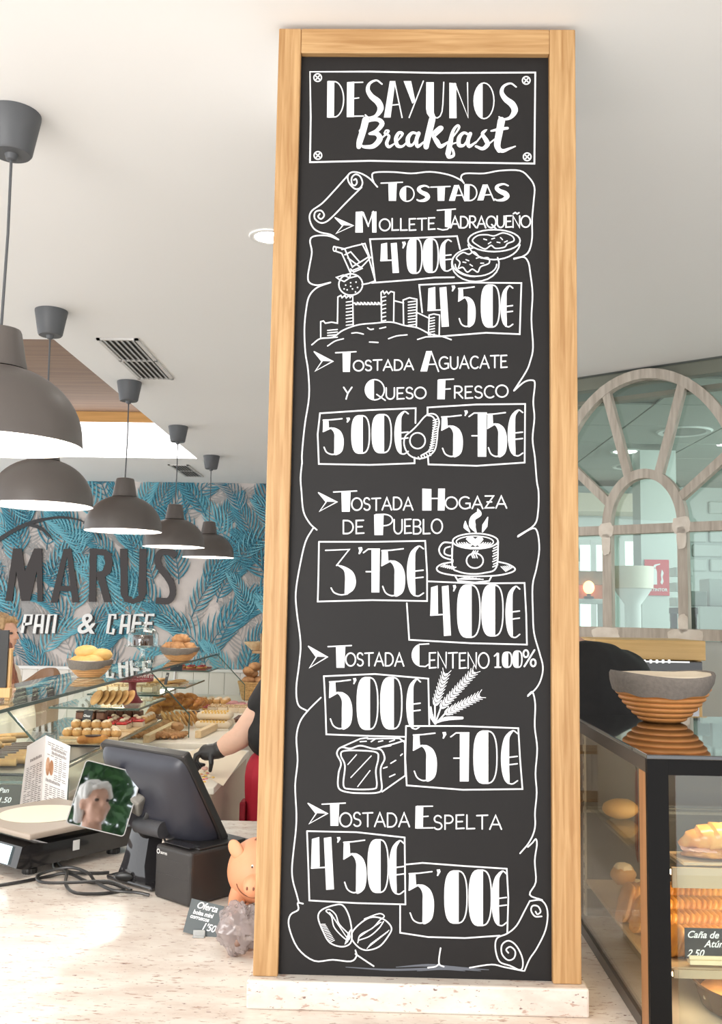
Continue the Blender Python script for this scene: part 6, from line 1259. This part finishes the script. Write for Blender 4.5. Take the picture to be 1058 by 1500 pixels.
def farwin(n, px0, px1, py0, py1, cols_, rows_):
    A_, B_ = far(px0, py1), far(px1, py0); b = MB(); b.box((A_.x, 8.575, A_.z), (B_.x, 8.598, B_.z)); w_ = struct(b, 'window_%d' % n, sky_m)
    b = MB()
    for i in range(cols_+1): x = A_.x+(B_.x-A_.x)*i/cols_; b.box((x-.025, 8.555, A_.z-.02), (x+.025, 8.574, B_.z+.02))
    for j in range(rows_+1): z = A_.z+(B_.z-A_.z)*j/rows_; b.box((A_.x-.02, 8.56, z-.025), (B_.x+.02, 8.5735, z+.025))
    b.build('window_frame', wf, w_)
farwin(3, 822, 892, 795, 1000, 3, 3); farwin(4, 912, 962, 790, 940, 2, 2)
b = MB(); A_ = far(800, 748, 8.2); B_ = far(1000, 724, 8.2); b.box((.4, 8.2, A_.z), (B_.x, 8.58, B_.z)); struct(b, 'trim_6', mat('soffit_cream', (.78, .70, .58), .6))
# ceiling discs
for i, (px, py, on_) in enumerate(((916, 661, True), (1003, 632, False), (925, 683, False))):
    q = atZ(px, py, CEIL-.014); t = thing('ceiling_disc_light', ('lit round ceiling light seen through the glass screen', 'unlit round grille in the ceiling behind the right spoke', 'small unlit round grille above the inner arch')[i], 'light', (q.x, q.y, CEIL-.0125)); r_ = (.10, .16, .14)[i]
    b = MB(); b.smooth = True; b.lathe([(r_*.8, -.004), (r_, -.010), (r_*1.08, -.0005)], seg=36, cap=False); b.build('ring', wf, t)
    b = MB(); b.lathe([(0, -.006), (r_*.82, -.006)], seg=36, cap=False); b.build('diffuser', mat('disc_glow', (1, 1, 1), .5, emit=(1, 1, .96), es=6) if on_ else mat('disc_grey', (.36, .38, .36), .6), t)
# red extinguisher sign on a pillar
q0, q1 = atY(946, 872, 6.4), atY(981, 820, 6.4)
b = MB(); b.box((q0.x-.02, 6.42, 0), (q1.x+.06, 6.62, CEIL-.055)); struct(b, 'wall_pillar', mat('pillar_grey', (.58, .63, .60), .6))
t = thing('extinguisher_sign', 'red sign reading EXTINTOR on the grey pillar behind the glass', 'sign', ((q0.x+q1.x)/2, 6.412, q0.z)); sw, shh = (q1.x-q0.x), (q1.z-q0.z)
b = MB(); b.box((-sw/2, 0, 0), (sw/2, .006, shh)); b.build('panel', mat('sign_red', (.62, .05, .07), .4), t)
b = text_mb('EXTINTOR', sw*.17, Matrix.Translation((0, -.002, shh*.12)) @ Matrix.Rotation(PI/2, 4, 'X'), align='CENTER', bold=.0008); b.build('lettering', chalk, t)
ik = Ink(0, 0, 1); b = MB()
for pl in ([(-.04, .10), (.0, .10), (.0, .22), (-.01, .25), (-.03, .25), (-.04, .22)], [(-.03, .255), (-.01, .255), (-.01, .27), (.03, .285), (.03, .295), (-.02, .285), (-.03, .275)], [(.03, .12), (.045, .10), (.06, .13), (.05, .17), (.062, .21), (.045, .24), (.035, .19), (.04, .15)]):
    k_ = shh/.33; b.prism([(x*k_, z*k_) for x, z in pl], .001, Matrix.Translation((0, -.0015, 0)))
b.build('pictogram', chalk, t)
# white lamp on a column
q0 = atY(927, 862, 6.0); q1 = atY(927, 830, 6.0); t = thing('column_lamp', 'white drum shaded lamp on a white column behind the middle pane', 'lamp', (q0.x, 6.0, 0))
lw = mat('lamp_cream', (.85, .80, .68), .6)
b = MB(); b.smooth = True; b.lathe([(.125, q0.z), (.13, q1.z), (.126, q1.z+.001), (.12, q0.z)], seg=40); b.build('drum_shade', lw, t)
b = MB(); b.smooth = True; b.lathe([(0, .0), (.14, 0), (.14, .03), (.05, .05), (.05, q0.z-.10), (.10, q0.z-.03), (.118, q0.z-.001), (0, q0.z-.001)], seg=32); b.build('column', mat('lamp_white', (.85, .87, .85), .5), t)
# sideboard with orange box and glowing bulb
q0 = atY(866, 868, 5.9); t = thing('wall_shelf', 'white shelf board behind the left pane carrying a wooden crate', 'shelf', (q0.x, 5.9, q0.z-.04))
b = MB(); b.bbox((-.30, -.12, -.03), (.12, .14, .0), .004); b.build('shelf_board', wf, t)
b = MB(); b.box((-.28, -.05, -1.57), (-.24, .10, -.0305)); b.box((.06, -.05, -1.57), (.10, .10, -.0305)); b.build('supports', wf, t)
t = thing('crate', 'brown and orange wooden crate on the white shelf behind the glass', 'crate', (q0.x-.08, 5.92, q0.z-.0395)); 
b = MB(); b.bbox((-.16, -.08, .0), (.16, .08, .085), .004); b.build('box_body', mat('crate_orange', (.55, .16, .05), .6), t)
b = MB(); b.bbox((-.16, -.08, .0855), (.16, .08, .17), .004); b.build('lid', mat('crate_brown', (.34, .24, .15), .7, c2=(.24, .16, .1), nscale=14), t)
qb = atY(867, 856, 5.72); t = thing('bulb_lamp', 'small glowing round bulb lamp before the orange crate', 'lamp', (qb.x, 5.80, q0.z-.0395))
b = MB(); b.smooth = True; b.lathe([(0, 0), (.03, 0), (.03, .012), (.012, .018), (.012, .03), (0, .03)], seg=20); b.build('base', BLACK, t)
b = MB(); b.smooth = True; b.ell((0, 0, .068), (.034, .034, .04)); b.build('globe', mat('amber_globe', (1, .6, .3), .2, emit=(1, .45, .15), es=4), t)
# crates and boxes
bw = mat('crate_white', (.74, .78, .76), .5)
k_ = 0
for j in range(5):
    for i in range(2):
        q = atY(992+i*13, 925-j*22, 5.55); b = MB(); b.bbox((q.x-.024, 5.5, q.z-.03), (q.x+.024, 5.62, q.z+.052-.03), .004); b.box((q.x-.017, 5.4985, q.z-.02), (q.x+.017, 5.4995, q.z+.012))
        tag(b.build('storage_box', bw), 'small white storage box in the stack at the right of the middle pane', 'box', 'white storage boxes'); k_ += 1
q = atY(993, 940, 5.6); b = MB(); b.box((q.x-.06, 5.46, 0), (q.x+.12, 5.66, q.z+.018)); tag(b.build('plinth_block', wf), 'white block carrying the stack of storage boxes', 'plinth')
for (px0, px1, py0, py1, Y, lab, nm, m_) in ((1014, 1036, 866, 888, 5.0, 'grey printed carton behind the right pane', 'carton', mat('carton_grey', (.42, .46, .44), .6)), (1040, 1075, 848, 888, 5.1, 'tall pale carton at the right edge behind the glass', 'carton', bw), (1026, 1080, 889, 935, 4.86, 'white framed panel leaning under the cartons', 'panel', wf)):
    A_, B_ = atY(px0, py1, Y), atY(px1, py0, Y); b = MB(); b.bbox((A_.x, Y, A_.z), (B_.x, Y+(.16 if nm == 'carton' else .03), B_.z), .004); t = tag(b.build(nm, m_), lab, nm)
A_ = atY(1010, 889, 4.95); B_ = atY(1100, 889, 4.95)
t = thing('side_table', 'dark narrow table under the cartons behind the right pane', 'table', (0, 0, 0))
b = MB(); b.bbox((A_.x, 4.93, A_.z-.035), (B_.x, 5.3, A_.z-.002), .004); b.build('table_top', CHAR, t)
for x, y in ((A_.x+.02, 4.95), (B_.x-.02, 4.95), (A_.x+.02, 5.28), (B_.x-.02, 5.28)): b = MB(); b.box((x-.015, y-.015, 0), (x+.015, y+.015, A_.z-.0355)); b.build('leg', CHAR, t)
brick = mat('pale_bricks', (.64, .70, .67), .6)
b = MB()
for j in range(14):
    for i in range(12):
        if rnd.random() < .45: continue
        b.bbox((2.2+i*.30+(j % 2)*.15, 8.56, .9+j*.13), (2.2+i*.30+(j % 2)*.15+.27, 8.6, .9+j*.13+.11), .008, seg=1)
tag(struct(b, 'wall_far_bricks', brick), kind='structure')

# ================================================================== machine in its bamboo housing, and the person at it
mt_ = thing('coffee_machine_unit', 'bamboo housing with a black and chrome coffee machine under the arched window', 'coffee machine')
bam = wood('bamboo', (.72, .46, .18), (.60, .36, .12), 5, 0); my_ = 3.72
A_ = atY(872, 965, my_); B_ = atY(1034, 939, my_)
b = MB(); b.bbox((A_.x, my_, A_.z), (B_.x, my_+.34, B_.z), .003); b.build('housing_top', bam, mt_)
b = MB(); b.bbox((B_.x-.02, my_+.05, 0), (B_.x-.001, my_+.34, A_.z-.0005), .002); b.bbox((A_.x, my_+.05, 0), (A_.x+.02, my_+.34, A_.z-.0005), .002); b.build('housing_side', wood('bamboo_v', (.72, .46, .18), (.60, .36, .12), 5, 2), mt_)
b = MB(); b.box((A_.x+.021, my_+.30, 0), (B_.x-.021, my_+.33, A_.z-.001)); b.box((A_.x+.021, my_+.04, 0), (B_.x-.021, my_+.299, 1.0)); b.build('housing_back', bam, mt_)
C0 = atY(940, 992, my_-.04); x0, x1 = atY(925, 980, my_-.04).x, atY(1031, 980, my_-.04).x
b = MB(); b.bbox((x0, my_-.03, C0.z), (x1, my_+.28, A_.z-.002), .004); b.build('machine_head', mat('machine_black', (.02, .018, .018), .12, coat=.6), mt_)
b = MB(); b.box((x0, my_-.034, A_.z-.008), (x1-.05, my_-.0305, A_.z-.002)); b.box((x0, my_-.034, C0.z), (x1, my_-.0305, C0.z+.006)); b.build('chrome_trim', STEEL, mt_)
for i in range(5): b = MB(); q = atY(945+i*9, 969, my_-.035); b.box((q.x-.004, my_-.0325, q.z-.006), (q.x+.004, my_-.0305, q.z+.006)); b.build('button', mat('button_glow', (1, 1, 1), .4, emit=(1, 1, 1), es=1.5), mt_)
b = MB(); b.box((x0, my_+.02, 1.0005), (x1, my_+.28, C0.z-.0005)); b.build('machine_body', mat('body_steel', (.30, .29, .29), .25, .9), mt_)
b = MB(); b.smooth = True
for i in range(4): x = x0+.06+i*.06; b.cyl((x, my_-.01, C0.z-.001), (x, my_-.01, C0.z-.05), .016, seg=14)
b.build('spouts', STEEL, mt_)
pb_ = atY(836, 905, 3.12)
def back_hair(b, P, yaw):
    R = Matrix.Rotation(yaw, 4, 'Z'); b.ell(P(0, .026, .042), (.084, .095, .092), R); b.caps(P(0, .075, .0), P(0, .07, -.085), .05, .042)
    for sd in (-1, 1): b.caps(P(sd*.055, .04, 0), P(sd*.05, .055, -.08), .036, .03)
customer('person in a black top seen from behind at the coffee machine', (.635, 3.12, 1.735), PI+.35, black_cloth, mat('hair_ash_brown', (.16, .10, .065), .6, c2=(.1, .06, .04), nscale=40), back_hair, dark_cloth, .62, hoff=(-.115, .04, -.04), broad=True)

# ================================================================== outside the shopfront: what the dark customer screen mirrors
customer('white haired person in a pale blue shirt beside the viewing place, mirrored in the screen', (.235, -.34, 1.715), PI-.15, mat('shirt_blue', (.36, .46, .58), .8), mat('hair_white', (.75, .73, .70), .7), short_hair, dark_cloth, .62)
lf_m = mat('leaf_green', (.05, .13, .035), .5, c2=(.02, .07, .02), nscale=6); bark = mat('bark', (.12, .09, .06), .9)
for x, y, lab in ((-.9, -5.6, 'leafy street tree behind the viewer, left of the other one'), (1.5, -6.2, 'leafy street tree behind the viewer, right of the other one')):
    t = thing('street_tree', lab, 'tree', (x, y, 0), 0, 'street trees outside')
    b = MB(); b.smooth = True; b.tube([(0, 0, 0), (.05, 0, 1.0), (0, .05, 2.2)], .1, 12, radii=[.13, .10, .07]); b.build('trunk', bark, t)
    b = MB()
    for i in range(1500):
        d = V((rnd.gauss(0, 1), rnd.gauss(0, 1), rnd.gauss(0, 1))).normalized()*rnd.uniform(.55, 1)**.5; c = V((d.x*1.15, d.y*1.0, 2.75+d.z*1.0)); u1 = V((rnd.uniform(-1, 1), rnd.uniform(-1, 1), rnd.uniform(-1, 1))).normalized()*.11; u2 = u1.orthogonal().normalized()*.05
        b.add([c-u1, c+u2, c+u1, c-u2], [(0, 1, 2, 3)])
    tag(b.build('crown', lf_m, t), kind='stuff')
